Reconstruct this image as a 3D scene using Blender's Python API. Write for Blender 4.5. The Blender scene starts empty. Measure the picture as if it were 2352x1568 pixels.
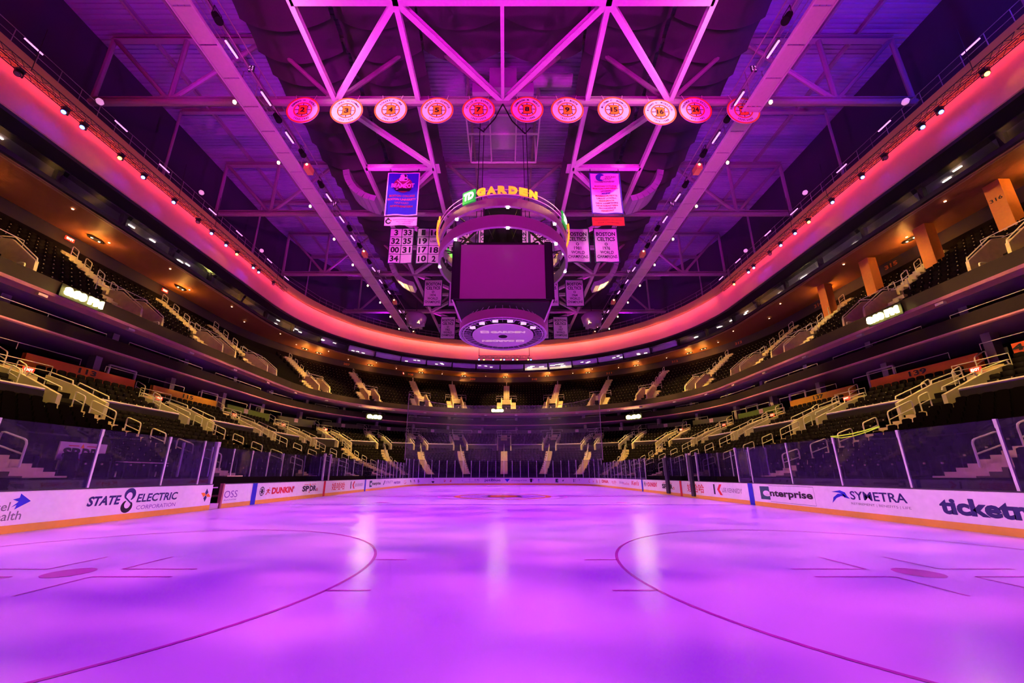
import bpy, math, random
import numpy as np
from mathutils import Vector, Matrix
random.seed(7)
PI = math.pi
scene = bpy.context.scene
COL = scene.collection
V3 = Vector

# ------------------------------------------------------------------ materials
MATS = {}
def mat(name, col, rough=.6, metal=0., emit=None, es=0., noise=.08, nscale=6., spec=.5, bump=0.):
    if name in MATS: return MATS[name]
    m = bpy.data.materials.new(name); m.use_nodes = True
    nt = m.node_tree; b = nt.nodes['Principled BSDF']
    b.inputs['Roughness'].default_value = rough
    b.inputs['Metallic'].default_value = metal
    b.inputs['Specular IOR Level'].default_value = spec
    tc = nt.nodes.new('ShaderNodeTexCoord')
    nz = nt.nodes.new('ShaderNodeTexNoise'); nz.inputs['Scale'].default_value = nscale; nz.inputs['Detail'].default_value = 1.5
    nt.links.new(tc.outputs['Object'], nz.inputs['Vector'])
    mp = nt.nodes.new('ShaderNodeMapRange'); mp.inputs['To Min'].default_value = 1-noise; mp.inputs['To Max'].default_value = 1+noise
    nt.links.new(nz.outputs['Fac'], mp.inputs['Value'])
    mx = nt.nodes.new('ShaderNodeVectorMath'); mx.operation = 'SCALE'; mx.inputs[0].default_value = col
    nt.links.new(mp.outputs['Result'], mx.inputs['Scale'])
    nt.links.new(mx.outputs['Vector'], b.inputs['Base Color'])
    if bump:
        bp = nt.nodes.new('ShaderNodeBump'); bp.inputs['Strength'].default_value = bump; bp.inputs['Distance'].default_value = .02
        nt.links.new(nz.outputs['Fac'], bp.inputs['Height']); nt.links.new(bp.outputs['Normal'], b.inputs['Normal'])
    if emit:
        b.inputs['Emission Color'].default_value = (*emit, 1); b.inputs['Emission Strength'].default_value = es
    MATS[name] = m
    return m

def see_through(name, tint, refl, haze_col, haze, rough=.02):
    m = bpy.data.materials.new(name); m.use_nodes = True; nt = m.node_tree
    nt.nodes.remove(nt.nodes['Principled BSDF']); out = nt.nodes['Material Output']
    tr = nt.nodes.new('ShaderNodeBsdfTransparent'); tr.inputs['Color'].default_value = (*tint, 1)
    df = nt.nodes.new('ShaderNodeBsdfDiffuse'); df.inputs['Color'].default_value = (*haze_col, 1)
    nz = nt.nodes.new('ShaderNodeTexNoise'); nz.inputs['Scale'].default_value = 3.; nz.inputs['Detail'].default_value = 2
    tc = nt.nodes.new('ShaderNodeTexCoord'); nt.links.new(tc.outputs['Object'], nz.inputs['Vector'])
    mp = nt.nodes.new('ShaderNodeMapRange'); mp.inputs['To Min'].default_value = haze*.5; mp.inputs['To Max'].default_value = haze*1.5
    nt.links.new(nz.outputs['Fac'], mp.inputs['Value'])
    m1 = nt.nodes.new('ShaderNodeMixShader'); nt.links.new(mp.outputs['Result'], m1.inputs[0])
    nt.links.new(tr.outputs[0], m1.inputs[1]); nt.links.new(df.outputs[0], m1.inputs[2])
    if refl:
        gl = nt.nodes.new('ShaderNodeBsdfGlossy'); gl.inputs['Roughness'].default_value = rough
        lw = nt.nodes.new('ShaderNodeFresnel'); gm = nt.nodes.new('ShaderNodeNewGeometry'); mr = nt.nodes.new('ShaderNodeMapRange')
        mr.inputs['To Min'].default_value = refl; mr.inputs['To Max'].default_value = 1/refl
        nt.links.new(gm.outputs['Backfacing'], mr.inputs['Value']); nt.links.new(mr.outputs['Result'], lw.inputs['IOR'])
        m2 = nt.nodes.new('ShaderNodeMixShader'); nt.links.new(lw.outputs[0], m2.inputs[0])
        nt.links.new(m1.outputs[0], m2.inputs[1]); nt.links.new(gl.outputs[0], m2.inputs[2])
        nt.links.new(m2.outputs[0], out.inputs['Surface'])
    else:
        nt.links.new(m1.outputs[0], out.inputs['Surface'])
    MATS[name] = m
    return m

WHITE = mat('board_white', (.82, .82, .84), .35)
KICK = mat('kick_yellow', (.75, .42, .05), .4)
CAP = mat('cap_dark', (.03, .03, .035), .5)
STEEL = mat('rail_metal', (.85, .80, .66), .4, .0)
STANCH = mat('stanchion_metal', (.8, .8, .82), .3, .3)
GLASS = see_through('rink_glass', (.80, .74, .92), 1.5, (.45, .30, .85), .03)
PANEW = see_through('window_glass', (.75, .75, .8), 3.0, (.6, .6, .7), .02, .06)
NET = see_through('net_mesh', (.97, .97, .97), 0, (.75, .75, .8), .10)
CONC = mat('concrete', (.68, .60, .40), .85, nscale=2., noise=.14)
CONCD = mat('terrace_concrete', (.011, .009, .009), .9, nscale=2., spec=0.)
SEATM = mat('seat_plastic', (.007, .005, .006), .6, spec=.02)
SEATB = mat('seat_fabric', (.006, .004, .005), .8, spec=0.)
STUD = mat('seat_stud', (.45, .36, .2), .4)
DARK = mat('dark_paint', (.03, .022, .028), .6, spec=.2)
DARKER = mat('black_paint', (.008, .007, .008), .6, spec=.15)
FASC = mat('fascia_brown', (.026, .015, .016), .6, spec=.12)
LIP = mat('lip_paint', (.75, .28, .36), .5)
PINKT = mat('pale_trim', (.62, .40, .56), .5)
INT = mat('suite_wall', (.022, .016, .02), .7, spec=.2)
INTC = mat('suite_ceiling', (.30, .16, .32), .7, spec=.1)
BAND = mat('band_panel', (.80, .42, .34), .6, noise=.03)
LEDGE = mat('ledge_paint', (.50, .30, .12), .6)
TRUSSM = mat('truss_paint', (.70, .55, .68), .5)
TRUSSD = mat('truss_primer', (.30, .2, .25), .55)
DRAPE = mat('drape_fabric', (.06, .045, .06), .95, nscale=10., bump=.3)
BLACK = mat('black_ink', (.012, .01, .015), .5)
NAVY = mat('navy_ink', (.02, .02, .12), .5)
REDI = mat('red_ink', (.6, .02, .02), .5)
ORNG = mat('orange_ink', (.85, .28, .02), .5)
BLUEI = mat('blue_ink', (.02, .03, .5), .45)
GREENI = mat('green_ink', (.01, .10, .06), .5)
TEAL = mat('teal_ink', (.02, .09, .1), .5)
CLOTH = mat('banner_cloth', (.85, .82, .84), .8)
CLOTHB = mat('banner_blue', (.03, .03, .55), .8)
CLOTHR = mat('banner_red', (.8, .03, .02), .8)
CABIN = mat('speaker_grey', (.38, .36, .42), .6)
CATP = mat('catwalk_panel', (.66, .55, .58), .6)
LED = mat('led_face', (.10, .05, .09), .45, emit=(.10, .003, .055), es=1., noise=.12, nscale=40.)

# ------------------------------------------------------------------ mesh builder
class MB:
    def __init__(s): s.v = []; s.f = []; s.m = []
    def add(s, vs, fs, mi=0, fn=None):
        b = len(s.v)
        s.v += [tuple(fn(*p)) for p in vs] if fn else [tuple(p) for p in vs]
        s.f += [tuple(b+i for i in f) for f in fs]; s.m += [mi]*len(fs)
        return s
    def box(s, c, d, mi=0, fn=None):
        x, y, z = c; a, b, h = d[0]/2, d[1]/2, d[2]/2
        vs = [(x+i*a, y+j*b, z+k*h) for k in (-1, 1) for j in (-1, 1) for i in (-1, 1)]
        return s.add(vs, [(0,2,3,1),(4,5,7,6),(0,1,5,4),(2,6,7,3),(0,4,6,2),(1,3,7,5)], mi, fn)
    def bar(s, p, q, w, h=None, mi=0, up=(0, 0, 1)):
        p, q = V3(p), V3(q); h = h or w; d = (q-p).normalized(); u = V3(up)
        if abs(d.dot(u)) > .98: u = V3((1, 0, 0))
        a = d.cross(u).normalized(); b = a.cross(d).normalized()
        vs = []
        for o in (p, q):
            for i, j in ((-1,-1),(1,-1),(1,1),(-1,1)): vs.append(o+a*(i*w/2)+b*(j*h/2))
        return s.add(vs, [(3,2,1,0),(4,5,6,7),(0,1,5,4),(1,2,6,5),(2,3,7,6),(3,0,4,7)], mi)
    def ibeam(s, p, q, w, h, mi=0):
        p, q = V3(p), V3(q); t = h*.12
        z = V3((0, 0, h/2-t/2))
        s.bar(p+z, q+z, w, t, mi); s.bar(p-z, q-z, w, t, mi); s.bar(p, q, w*.14, h-t*2, mi)
        return s
    def tube(s, pts, r, n=8, mi=0, closed=False):
        pts = [V3(p) for p in pts]; N = len(pts); vs = []; fs = []
        ref = None
        for i, p in enumerate(pts):
            if closed: d = pts[(i+1) % N]-pts[i-1]
            else: d = pts[min(i+1, N-1)]-pts[max(i-1, 0)]
            d.normalize()
            u = V3((0, 0, 1)) if abs(d.z) < .9 else V3((1, 0, 0))
            if ref is not None: u = ref
            a = d.cross(u)
            if a.length < 1e-4: a = d.cross(V3((0, 1, 0)))
            a.normalize(); b = a.cross(d).normalized(); ref = b
            rr = r[i] if isinstance(r, (list, tuple)) else r
            vs += [p+a*(math.cos(2*PI*k/n)*rr)+b*(math.sin(2*PI*k/n)*rr) for k in range(n)]
        for i in range(N if closed else N-1):
            j = (i+1) % N
            fs += [(i*n+k, i*n+(k+1) % n, j*n+(k+1) % n, j*n+k) for k in range(n)]
        if not closed:
            fs.append(tuple(range(n-1, -1, -1))); fs.append(tuple((N-1)*n+k for k in range(n)))
        return s.add(vs, fs, mi)
    def loft(s, rings, mi=0, closed=False, flip=False):
        n = len(rings[0]); vs = [p for r in rings for p in r]; fs = []
        for i in range(len(rings)-1):
            for k in range(n if closed else n-1):
                l = (k+1) % n
                f = (i*n+k, i*n+l, (i+1)*n+l, (i+1)*n+k)
                fs.append(f[::-1] if flip else f)
        return s.add(vs, fs, mi)
    def poly(s, pts, mi=0, fn=None, z=0., dep=0.):
        n = len(pts)
        if not dep: return s.add([(x, y, z) for x, y in pts], [tuple(range(n))], mi, fn)
        vs = [(x, y, z) for x, y in pts]+[(x, y, z+dep) for x, y in pts]
        fs = [tuple(range(n-1, -1, -1)), tuple(range(n, 2*n))]+[(i, (i+1) % n, n+(i+1) % n, n+i) for i in range(n)]
        return s.add(vs, fs, mi, fn)
    def ringflat(s, r0, r1, mi=0, fn=None, z=0., n=48, a0=0., a1=2*PI):
        m = n+1; vs = []; fs = []
        for i in range(m):
            a = a0+(a1-a0)*i/n; c, w = math.cos(a), math.sin(a)
            vs += [(r0*c, r0*w, z), (r1*c, r1*w, z)]
        fs = [(2*i, 2*i+1, 2*i+3, 2*i+2) for i in range(n)]
        return s.add(vs, fs, mi, fn)
    def disc(s, r, mi=0, fn=None, z=0., n=40, dep=0., c=(0, 0)):
        return s.poly([(c[0]+r*math.cos(2*PI*k/n), c[1]+r*math.sin(2*PI*k/n)) for k in range(n)], mi, fn, z, dep)
    def lathe(s, prof, n=24, mi=0, fn=None):
        rings = [[(r*math.cos(2*PI*k/n), r*math.sin(2*PI*k/n), z) for k in range(n)] for r, z in prof]
        vs = [p for r in rings for p in r]; fs = []
        for i in range(len(prof)-1):
            fs += [(i*n+k, i*n+(k+1) % n, (i+1)*n+(k+1) % n, (i+1)*n+k) for k in range(n)]
        return s.add(vs, fs, mi, fn)
    def text(s, body, x0, x1, y0, y1, mi=0, fn=None, z=0., bold=0., shear=0., dep=0., keep=False):
        vs, fs = text_geo(body, bold, shear)
        a = min(p[0] for p in vs); b = max(p[0] for p in vs); c = min(p[1] for p in vs); d = max(p[1] for p in vs)
        sx = (x1-x0)/max(b-a, 1e-6); sy = (y1-y0)/max(d-c, 1e-6)
        ox, oy = x0, y0
        if keep:
            k = min(sx, sy); ox = (x0+x1)/2-k*(b-a)/2; oy = (y0+y1)/2-k*(d-c)/2; sx = sy = k
        P = [(ox+(p[0]-a)*sx, oy+(p[1]-c)*sy) for p in vs]
        if dep:
            n = len(P); edge = {}
            for f in fs:
                for i in range(len(f)):
                    e = (f[i], f[(i+1) % len(f)]); edge[e] = 1
            side = [(e[0], e[1], n+e[1], n+e[0]) for e in edge if (e[1], e[0]) not in edge]
            return s.add([(x, y, z) for x, y in P]+[(x, y, z+dep) for x, y in P], [tuple(n+i for i in f) for f in fs]+[f[::-1] for f in fs]+side, mi, fn)
        return s.add([(x, y, z) for x, y in P], fs, mi, fn)
    def arctext(s, body, rad, size, span, mi=0, fn=None, z=0., bottom=False, bold=.02):
        n = len(body)
        for i, ch in enumerate(body):
            if ch == ' ': continue
            t = (i+.5)/n-.5
            a = (PI/2-t*span) if not bottom else (-PI/2+t*span)
            vs, fs = text_geo(ch, bold, 0)
            xm = (min(p[0] for p in vs)+max(p[0] for p in vs))/2
            P = []
            for p in vs:
                lx, ly = (p[0]-xm)*size*1.0, (p[1]-.35)*size
                if not bottom: P.append((math.cos(a)*(rad+ly)+math.sin(a)*lx, math.sin(a)*(rad+ly)-math.cos(a)*lx, z))
                else: P.append((math.cos(a)*(rad-ly)-math.sin(a)*lx, math.sin(a)*(rad-ly)+math.cos(a)*lx, z))
            s.add(P, fs, mi, fn)
        return s
    def build(s, name, mats, parent=None, smooth=False, **props):
        me = bpy.data.meshes.new(name)
        me.from_pydata(s.v, [], s.f)
        for m in (mats if isinstance(mats, (list, tuple)) else [mats]): me.materials.append(m)
        if any(s.m): me.polygons.foreach_set('material_index', s.m)
        if smooth:
            me.polygons.foreach_set('use_smooth', [True]*len(s.f))
        me.update()
        o = bpy.data.objects.new(name, me); COL.objects.link(o)
        if parent:
            o.parent = parent
            o.matrix_parent_inverse = Matrix.Translation(-V3(parent.location))
        for k, v in props.items(): o[k] = v
        return o

_T = {}
def text_geo(body, bold=0., shear=0.):
    k = (body, bold, shear)
    if k not in _T:
        cu = bpy.data.curves.new('t', 'FONT'); cu.body = body; cu.offset = bold; cu.shear = shear; cu.resolution_u = 3
        o = bpy.data.objects.new('t', cu)
        me = o.to_mesh()
        vs = [(v.co.x, v.co.y) for v in me.vertices]; fs = [tuple(p.vertices) for p in me.polygons]
        o.to_mesh_clear(); bpy.data.objects.remove(o); bpy.data.curves.remove(cu)
        if not vs: vs = [(0, 0), (.5, 0), (.5, .7), (0, .7)]; fs = [(0, 1, 2, 3)]
        _T[k] = (vs, fs)
    return _T[k]

def frame(o, x, y, z=None):
    o, x, y = V3(o), V3(x), V3(y); z = V3(z) if z is not None else x.cross(y)
    return lambda a, b, c=0.: o+x*a+y*b+z*c

def thing(name, label, cat, loc=(0, 0, 0), group=None):
    o = bpy.data.objects.new(name, None); COL.objects.link(o); o.location = loc; o.empty_display_size = .2
    return tag(o, label, cat, group)
def tag(o, label, cat, group=None, kind=None):
    o['label'] = label; o['category'] = cat
    if group: o['group'] = group
    if kind: o['kind'] = kind
    return o
def struct(o, label=None):
    o['kind'] = 'structure'
    if label: o['label'] = label; o['category'] = 'building'
    return o
def dup(root, mtx, label, group=None):
    r = root.copy(); COL.objects.link(r); r.matrix_world = mtx; r['label'] = label
    if group: r['group'] = group
    for ch in root.children:
        c = ch.copy(); COL.objects.link(c); c.parent = r
        for g in ch.children:
            d = g.copy(); COL.objects.link(d); d.parent = c
    return r
ONES = 'zeroth first second third fourth fifth sixth seventh eighth ninth tenth eleventh twelfth thirteenth fourteenth fifteenth sixteenth seventeenth eighteenth nineteenth'.split()
TENS = {2: 'twent', 3: 'thirt', 4: 'fort', 5: 'fift', 6: 'sixt', 7: 'sevent', 8: 'eight', 9: 'ninet'}
def nth(n):
    if n < 20: return ONES[n]
    t, o = divmod(n, 10)
    return TENS[t]+('ieth' if o == 0 else 'y-'+ONES[o])
def aim(o, frm, to):
    o.location = frm; o.rotation_euler = (V3(to)-V3(frm)).to_track_quat('-Z', 'Y').to_euler()

# ------------------------------------------------------------------ the oval plan
YC = 46.
def ring(X, Ye, s, n=2.):
    if s <= 0: return V3((-X, YC+s, 0))
    if s < PI:
        c, w = math.cos(s), math.sin(s)
        return V3((-X*math.copysign(abs(c)**(2/n), c), YC+(Ye-YC)*w**(2/n), 0))
    return V3((X, YC-(s-PI), 0))
def sf(s): return math.sin(s) if 0 < s < PI else 0.
YE = {'low': lambda r: 62.6+(r-14.6)*.70, 'up': lambda r: 66.4+(r-26.8)*.97, 'sui': lambda r: 71.+(r-28.),
      'band': lambda r: 70.1+(r-30.)*1.0}
ZK = {'low': .15, 'up': 0., 'sui': .045, 'band': 0.}
def at(kind, r, s, z):
    p = ring(r, YE[kind](r), s, 2.+(2.2*min(1., max(0., (24.-r)/9.4)) if kind == 'low' else 0.)); p.z = z*(1+ZK[kind]*sf(s)); return p
def tang(kind, r, s):
    if s <= 0: return V3((0, 1, 0))
    if s >= PI: return V3((0, -1, 0))
    return (at(kind, r, s+.01, 0)-at(kind, r, s-.01, 0)).normalized()
_AP = {}
def apt(kind, s, r, z):
    # where a straight aisle through station s crosses ring r
    if kind != 'low' or not (0 < s < PI) or r > 24.45: return at(kind, r, s, z)
    k = (s, round(r, 3))
    if k not in _AP:
        T = tang('low', 24.5, s); T.z = 0; P0 = at('low', 24.5, s, 0); best = None
        for j in range(-160, 161):
            q = s+j*.0035
            if 0 < q < PI:
                e = abs((at('low', r, q, 0)-P0).dot(T))
                if best is None or e < best[0]: best = (e, q)
        p = at('low', r, best[1], 0); p -= T.normalized()*((p-P0).dot(T.normalized()))
        _AP[k] = (p, best[1])
    p, q = _AP[k]
    return V3((p.x, p.y, z*(1+ZK['low']*sf(q))))
def loc(kind, s, r0=25.):
    T = tang(kind, 24.5 if kind == 'low' else r0, s); T.z = 0; T.normalize()
    return (lambda r, t, z: apt(kind, s, r, z)+T*t), T
def SL(y): return y-YC            # station on the left straight
def SR(y): return PI+YC-y
def stations(a, b, n=None, ds=1.2):
    # list of stations from a to b dense in the curve only
    out = [a]
    if a < 0 < b: out.append(0.)
    k = 56
    out += [PI*i/k for i in range(1, k) if a < PI*i/k < b]
    if a < PI < b: out.append(PI)
    out.append(b)
    return out
S0, S1 = SL(-6.), SR(-6.)
def sweep(mb, kind, prof, a=S0, b=S1, mi=0, flip=False):
    st = stations(a, b)
    mb.loft([[at(kind, r, s, z) for s in st] for r, z in prof], mi, flip=flip)
    return mb
def lowz(r): return 1.4+.30*(r-14.6)+.0085*(r-14.6)**2 if r < 24.45 else 5.5+.55*(r-25.)
def upz(r): return 12.0+.79*(r-27.)
LOWROWS = [14.6+.84*k for k in range(12)]
LOWROWS2 = [25.2+.84*k for k in range(5)]
UPROWS = [27.25+.84*k for k in range(11)]
AISL = [SL(15.), SL(23.3), SL(31.5), SL(39.8), PI-3.06, PI-2.771, PI-2.463, PI-2.191, PI-1.896, PI/2, PI-1.235, PI-.946, PI-.663, PI-.375, PI-.08, SR(39.8), SR(31.5), SR(23.3), SR(15.)]
AISU = [SL(13.1), SL(21.2), SL(29.35), SL(37.5), SL(44.4), PI-2.777, PI-2.428, PI-2.095, PI-1.871, PI-1.557, PI-1.263, PI-.974, PI-.663, PI-.313, SR(44.4), SR(37.5), SR(29.35), SR(21.2), SR(13.1)]
def side_of(s): return 'bench side' if s <= .1 else 'penalty box side' if s >= PI-.1 else 'far end'
def where(s, i, n):
    # i counts from the bench-side start
    if s <= 0: return nth(i+1)+' bench-side aisle'
    if s >= PI: return nth(n-i)+' penalty-side aisle'
    return nth(i+1)+' aisle counted round the end'
# ------------------------------------------------------------------ rink
BX, YL, RC = 12.95, 60.96, 8.53
L1 = YL-2*RC; LA = PI/2*RC; L3 = 2*(BX-RC); LT = 2*L1+4*LA+2*L3
def bpath(u, off=0.):
    # running round the boards: bench side, far end, penalty box side, near end; off > 0 is towards the ice
    u %= LT
    if u < L1: return V3((-BX+off, RC+u, 0)), V3((0, 1, 0))
    u -= L1
    if u < LA:
        a = PI-u/RC; return V3((-BX+RC+(RC-off)*math.cos(a), YL-RC+(RC-off)*math.sin(a), 0)), V3((math.sin(a), -math.cos(a), 0))
    u -= LA
    if u < L3: return V3((-BX+RC+u, YL-off, 0)), V3((1, 0, 0))
    u -= L3
    if u < LA:
        a = PI/2-u/RC; return V3((BX-RC+(RC-off)*math.cos(a), YL-RC+(RC-off)*math.sin(a), 0)), V3((math.sin(a), -math.cos(a), 0))
    u -= LA
    if u < L1: return V3((BX-off, YL-RC-u, 0)), V3((0, -1, 0))
    u -= L1
    if u < LA:
        a = -u/RC; return V3((BX-RC+(RC-off)*math.cos(a), RC+(RC-off)*math.sin(a), 0)), V3((math.sin(a), -math.cos(a), 0))
    u -= LA
    if u < L3: return V3((BX-RC-u, off, 0)), V3((-1, 0, 0))
    u -= L3
    a = -PI/2-u/RC; return V3((-BX+RC+(RC-off)*math.cos(a), RC+(RC-off)*math.sin(a), 0)), V3((math.sin(a), -math.cos(a), 0))
def UR(y): return L1+2*LA+L3+(YL-RC-y)
def UL(y): return y-RC
def ustops(a, b):
    br = [0, L1, L1+LA, L1+LA+L3, L1+2*LA+L3, 2*L1+2*LA+L3, 2*L1+3*LA+L3, 2*L1+3*LA+2*L3, LT]
    out = [a]
    for k in range(-1, 2):
        for i in range(8):
            p, q = br[i]+k*LT, br[i+1]+k*LT
            n = 14 if i % 2 else 1
            for j in range(n+1):
                x = p+(q-p)*j/n
                if a+1e-6 < x < b-1e-6: out.append(x)
    return sorted(set(round(x, 4) for x in out+[b]))
def bloft(mb, prof, a, b, mi=0):
    us = ustops(a, b); rings = []
    for off, z in prof: rings.append([bpath(u, off)[0]+V3((0, 0, z)) for u in us])
    rings.append(rings[0])
    mb.loft(rings, mi)
    n = len(prof)
    for e in (0, -1): mb.add([rings[i][e] for i in range(n)], [tuple(range(n))], mi)
    return mb
def bframe(off=.012):
    return lambda u, z, c=0.: bpath(u, off+c)[0]+V3((0, 0, z))

# ice with its painted markings
ICE = mat('ice', (.86, .88, .92), .23, noise=.04, nscale=.4, spec=.5)
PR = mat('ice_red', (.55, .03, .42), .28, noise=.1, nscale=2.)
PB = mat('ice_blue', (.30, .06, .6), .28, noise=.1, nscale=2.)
PK = mat('ice_black', (.05, .04, .06), .28)
PY = mat('ice_gold', (.75, .45, .04), .28)
mb = MB()
us = ustops(0, LT)[:-1]
mb.add([bpath(u, .01)[0] for u in us], [tuple(range(len(us)))], 0)
Fi = frame((0, 0, .003), (1, 0, 0), (0, 1, 0))
def irect(x0, x1, y0, y1, mi, z=0.): mb.add([(x0,y0,z),(x1,y0,z),(x1,y1,z),(x0,y1,z)], [(0,1,2,3)], mi, Fi)
irect(-12.9, 12.9, 30.33, 30.63, 1); irect(-12.9, 12.9, 22.71, 23.01, 2); irect(-12.9, 12.9, 37.95, 38.25, 2)
irect(-11.9, 11.9, 3.32, 3.38, 1); irect(-11.9, 11.9, 57.58, 57.64, 1)
def at_xy(x, y): return frame((x, y, .004), (1, 0, 0), (0, 1, 0))
for sy, cy in ((1, 9.45), (-1, 51.51)):
    for cx in (-6.71, 6.71):
        f = at_xy(cx, cy)
        mb.ringflat(4.546, 4.60, 1, f, n=96); mb.disc(.305, 1, f)
        for q in (-1, 1):
            for w in (-.9, .9):
                x = math.sqrt(4.572**2-w*w); mb.add([(q*x, w-.025, 0), (q*(x+.61), w-.025, 0), (q*(x+.61), w+.025, 0), (q*x, w+.025, 0)], [(0,1,2,3)], 1, f)
            for w in (-1, 1):
                x0, y0 = q*.61, w*.23
                mb.add([(x0, y0-.025, 0), (x0+q*1.22, y0-.025, 0), (x0+q*1.22, y0+.025, 0), (x0, y0+.025, 0)], [(0,1,2,3)], 1, f)
                mb.add([(x0-.025, y0, 0), (x0+.025, y0, 0), (x0+.025, y0+w*.91, 0), (x0-.025, y0+w*.91, 0)], [(0,1,2,3)], 1, f)
for cy in (24.4, 36.6):
    for cx in (-6.71, 6.71): mb.disc(.305, 1, at_xy(cx, cy))
fc = at_xy(0, 30.48)
mb.ringflat(4.5, 4.64, 1, fc, n=96); mb.ringflat(3.1, 3.5, 4, frame((0, 30.48, .006), (1,0,0), (0,1,0)), n=72)
fe = frame((0, 30.48, .007), (1,0,0), (0,1,0))
for k in range(8):
    a = PI/4*k; c, s_ = math.cos(a), math.sin(a); d = (-s_*.09, c*.09)
    mb.add([(c*1.1+d[0], s_*1.1+d[1], 0), (c*3.1+d[0], s_*3.1+d[1], 0), (c*3.1-d[0], s_*3.1-d[1], 0), (c*1.1-d[0], s_*1.1-d[1], 0)], [(0,1,2,3)], 3, fe)
BPOLY = [(-.5,-.55),(.28,-.55),(.52,-.4),(.52,-.12),(.4,0),(.5,.12),(.5,.42),(.26,.55),(-.5,.55),(-.42,.4),(-.42,-.4)]
mb.poly([(x*2.6, y*2.6) for x, y in BPOLY], 3, frame((0, 30.48, .008), (1,0,0), (0,1,0)))
mb.poly([(x*2.1, y*2.1) for x, y in BPOLY], 4, frame((0, 30.48, .009), (1,0,0), (0,1,0)))
# faint sponsor blocks painted in the neutral zone
ice = mb.build('floor_ice', [ICE, PR, PB, PK, PY]); struct(ice, 'white ice sheet with red and blue lines and faceoff circles')
mb = MB(); mb.add([(-45, -10, -.06), (45, -10, -.06), (45, 90, -.06), (-45, 90, -.06)], [(0,1,2,3)])
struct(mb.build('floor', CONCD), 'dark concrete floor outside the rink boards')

# ---- boards
AD_Z = .012
def board(a, b, label, z0=0.):
    mb = MB(); bloft(mb, [(0, z0), (0, 1.07), (-.10, 1.07), (-.10, z0)], a, b)
    p = mb.build('dasher_board', WHITE); tag(p, label, 'rink board', 'white dasher boards round the ice')
    k = MB(); bloft(k, [(.012, 0.001), (.012, .2), (0.001, .205), (0.001, 0.001)], a, b); k.build('kick_plate', KICK, p, label='yellow kick plate')
    c = MB(); bloft(c, [(.02, 1.071), (.02, 1.105), (-.14, 1.105), (-.14, 1.071)], a, b); c.build('cap_rail', CAP, p, label='black cap rail')
    return p
ADM = [BLACK, NAVY, REDI, ORNG, BLUEI, GREENI, WHITE, TEAL, mat('grey_ink', (.2, .2, .22), .5), mat('violet_ink', (.22, .08, .4), .5)]
def ad(p, fnc, label='printed advertisement'):
    m = MB(); fnc(m, bframe(.006)); m.build('advertisement', ADM, p, label=label)
def stripe(p, u, w, mi, label):
    m = MB(); f = bframe(.016)
    m.add([(u-w/2, .002, 0), (u+w/2, .002, 0), (u+w/2, 1.07, 0), (u-w/2, 1.07, 0)], [(0,1,2,3)], 0, f)
    m.build('line_stripe', [BLUEI, REDI][mi], p, label=label)
def runner(m, f, x, y, w, h, mi=2):
    m.disc(.5, mi, lambda a, b, c=0: f(x+w*(.72+.16*a), y+h*(.88+.12*b), c), n=12)
    P = lambda pts: m.poly(pts, mi, lambda a, b, c=0: f(x+w*a, y+h*b, c))
    P([(.4,.78),(.68,.74),(.6,.4),(.36,.42)]); P([(.4,.44),(.58,.44),(.9,.28),(.82,.2)]); P([(.36,.46),(.5,.4),(.2,.1),(0,.06)]); P([(.64,.72),(.95,.62),(.93,.54),(.6,.62)]); P([(.42,.76),(.1,.6),(.14,.53),(.46,.66)])
def bemblem(m, f, x, y, r, mi=0):
    g = lambda a, b, c=0: f(x+a*r*.82, y+b*r, c)
    m.ringflat(.82, 1, mi, g, n=28)
    for k in range(8):
        a = PI/4*k; c, s_ = math.cos(a), math.sin(a); d = (-s_*.07, c*.07)
        m.add([(c*.3+d[0], s_*.3+d[1], 0), (c*.85+d[0], s_*.85+d[1], 0), (c*.85-d[0], s_*.85-d[1], 0), (c*.3-d[0], s_*.3-d[1], 0)], [(0,1,2,3)], mi, g)
    m.poly([(a*.8, b*.8) for a, b in BPOLY], mi, g)
def flower(m, f, u0, u1, z0, z1, mi=2):      # the red brush-lettered mark
    m.text('\u5a03\u54c8\u54c8', u0, u1, z0, z1, mi, f, bold=.01)

def ads_state(m, f):
    U = UL
    m.text('STATE', U(15.09), U(16.10), .53, .83, 1, f, bold=.035, shear=.15); m.text('ELECTRIC', U(16.66), U(18.30), .55, .84, 1, f, bold=.025, shear=.1)
    m.text('CORPORATION', U(16.72), U(18.28), .30, .44, 9, f, bold=.0)
    x, y = U(16.37), .64
    def hook(sg):
        vs = []; n = 14
        for k in range(n+1):
            a = -.35*PI+1.55*PI*k/n
            w = .018+.055*math.sin(PI*k/n)
            cx, cy = math.cos(a)*.15, math.sin(a)*.17
            nx, ny = math.cos(a), math.sin(a)
            vs += [(sg*(cx-nx*w+.01), sg*(cy-ny*w+.17), 0), (sg*(cx+nx*w+.01), sg*(cy+ny*w+.17), 0)]
        m.add(vs, [(2*i, 2*i+1, 2*i+3, 2*i+2) for i in range(n)], 1 if sg > 0 else 0, lambda a, b, c=0: f(x+a, y+b, c))
    hook(1); hook(-1)
    m.poly([(-.16,.1),(-.09,.1),(.16,-.12),(.1,-.12)], 1, lambda a, b, c=0: f(x+a, y+b, c))
def ads_el(m, f):
    U = UL
    m.text('Excel', U(12.70), U(13.25), .58, .80, 8, f, bold=.01); m.text('Health', U(12.82), U(13.55), .33, .56, 8, f, bold=.01)
    m.poly([(13.28-RC,.66),(13.40-RC,.80),(13.27-RC,.86),(13.28-RC,.88)][:3]+[(13.40-RC,.90),(13.40-RC,1.01),(13.66-RC,.80)]+[(13.36-RC,.60),(13.38-RC,.72)], 4, f)
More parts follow.
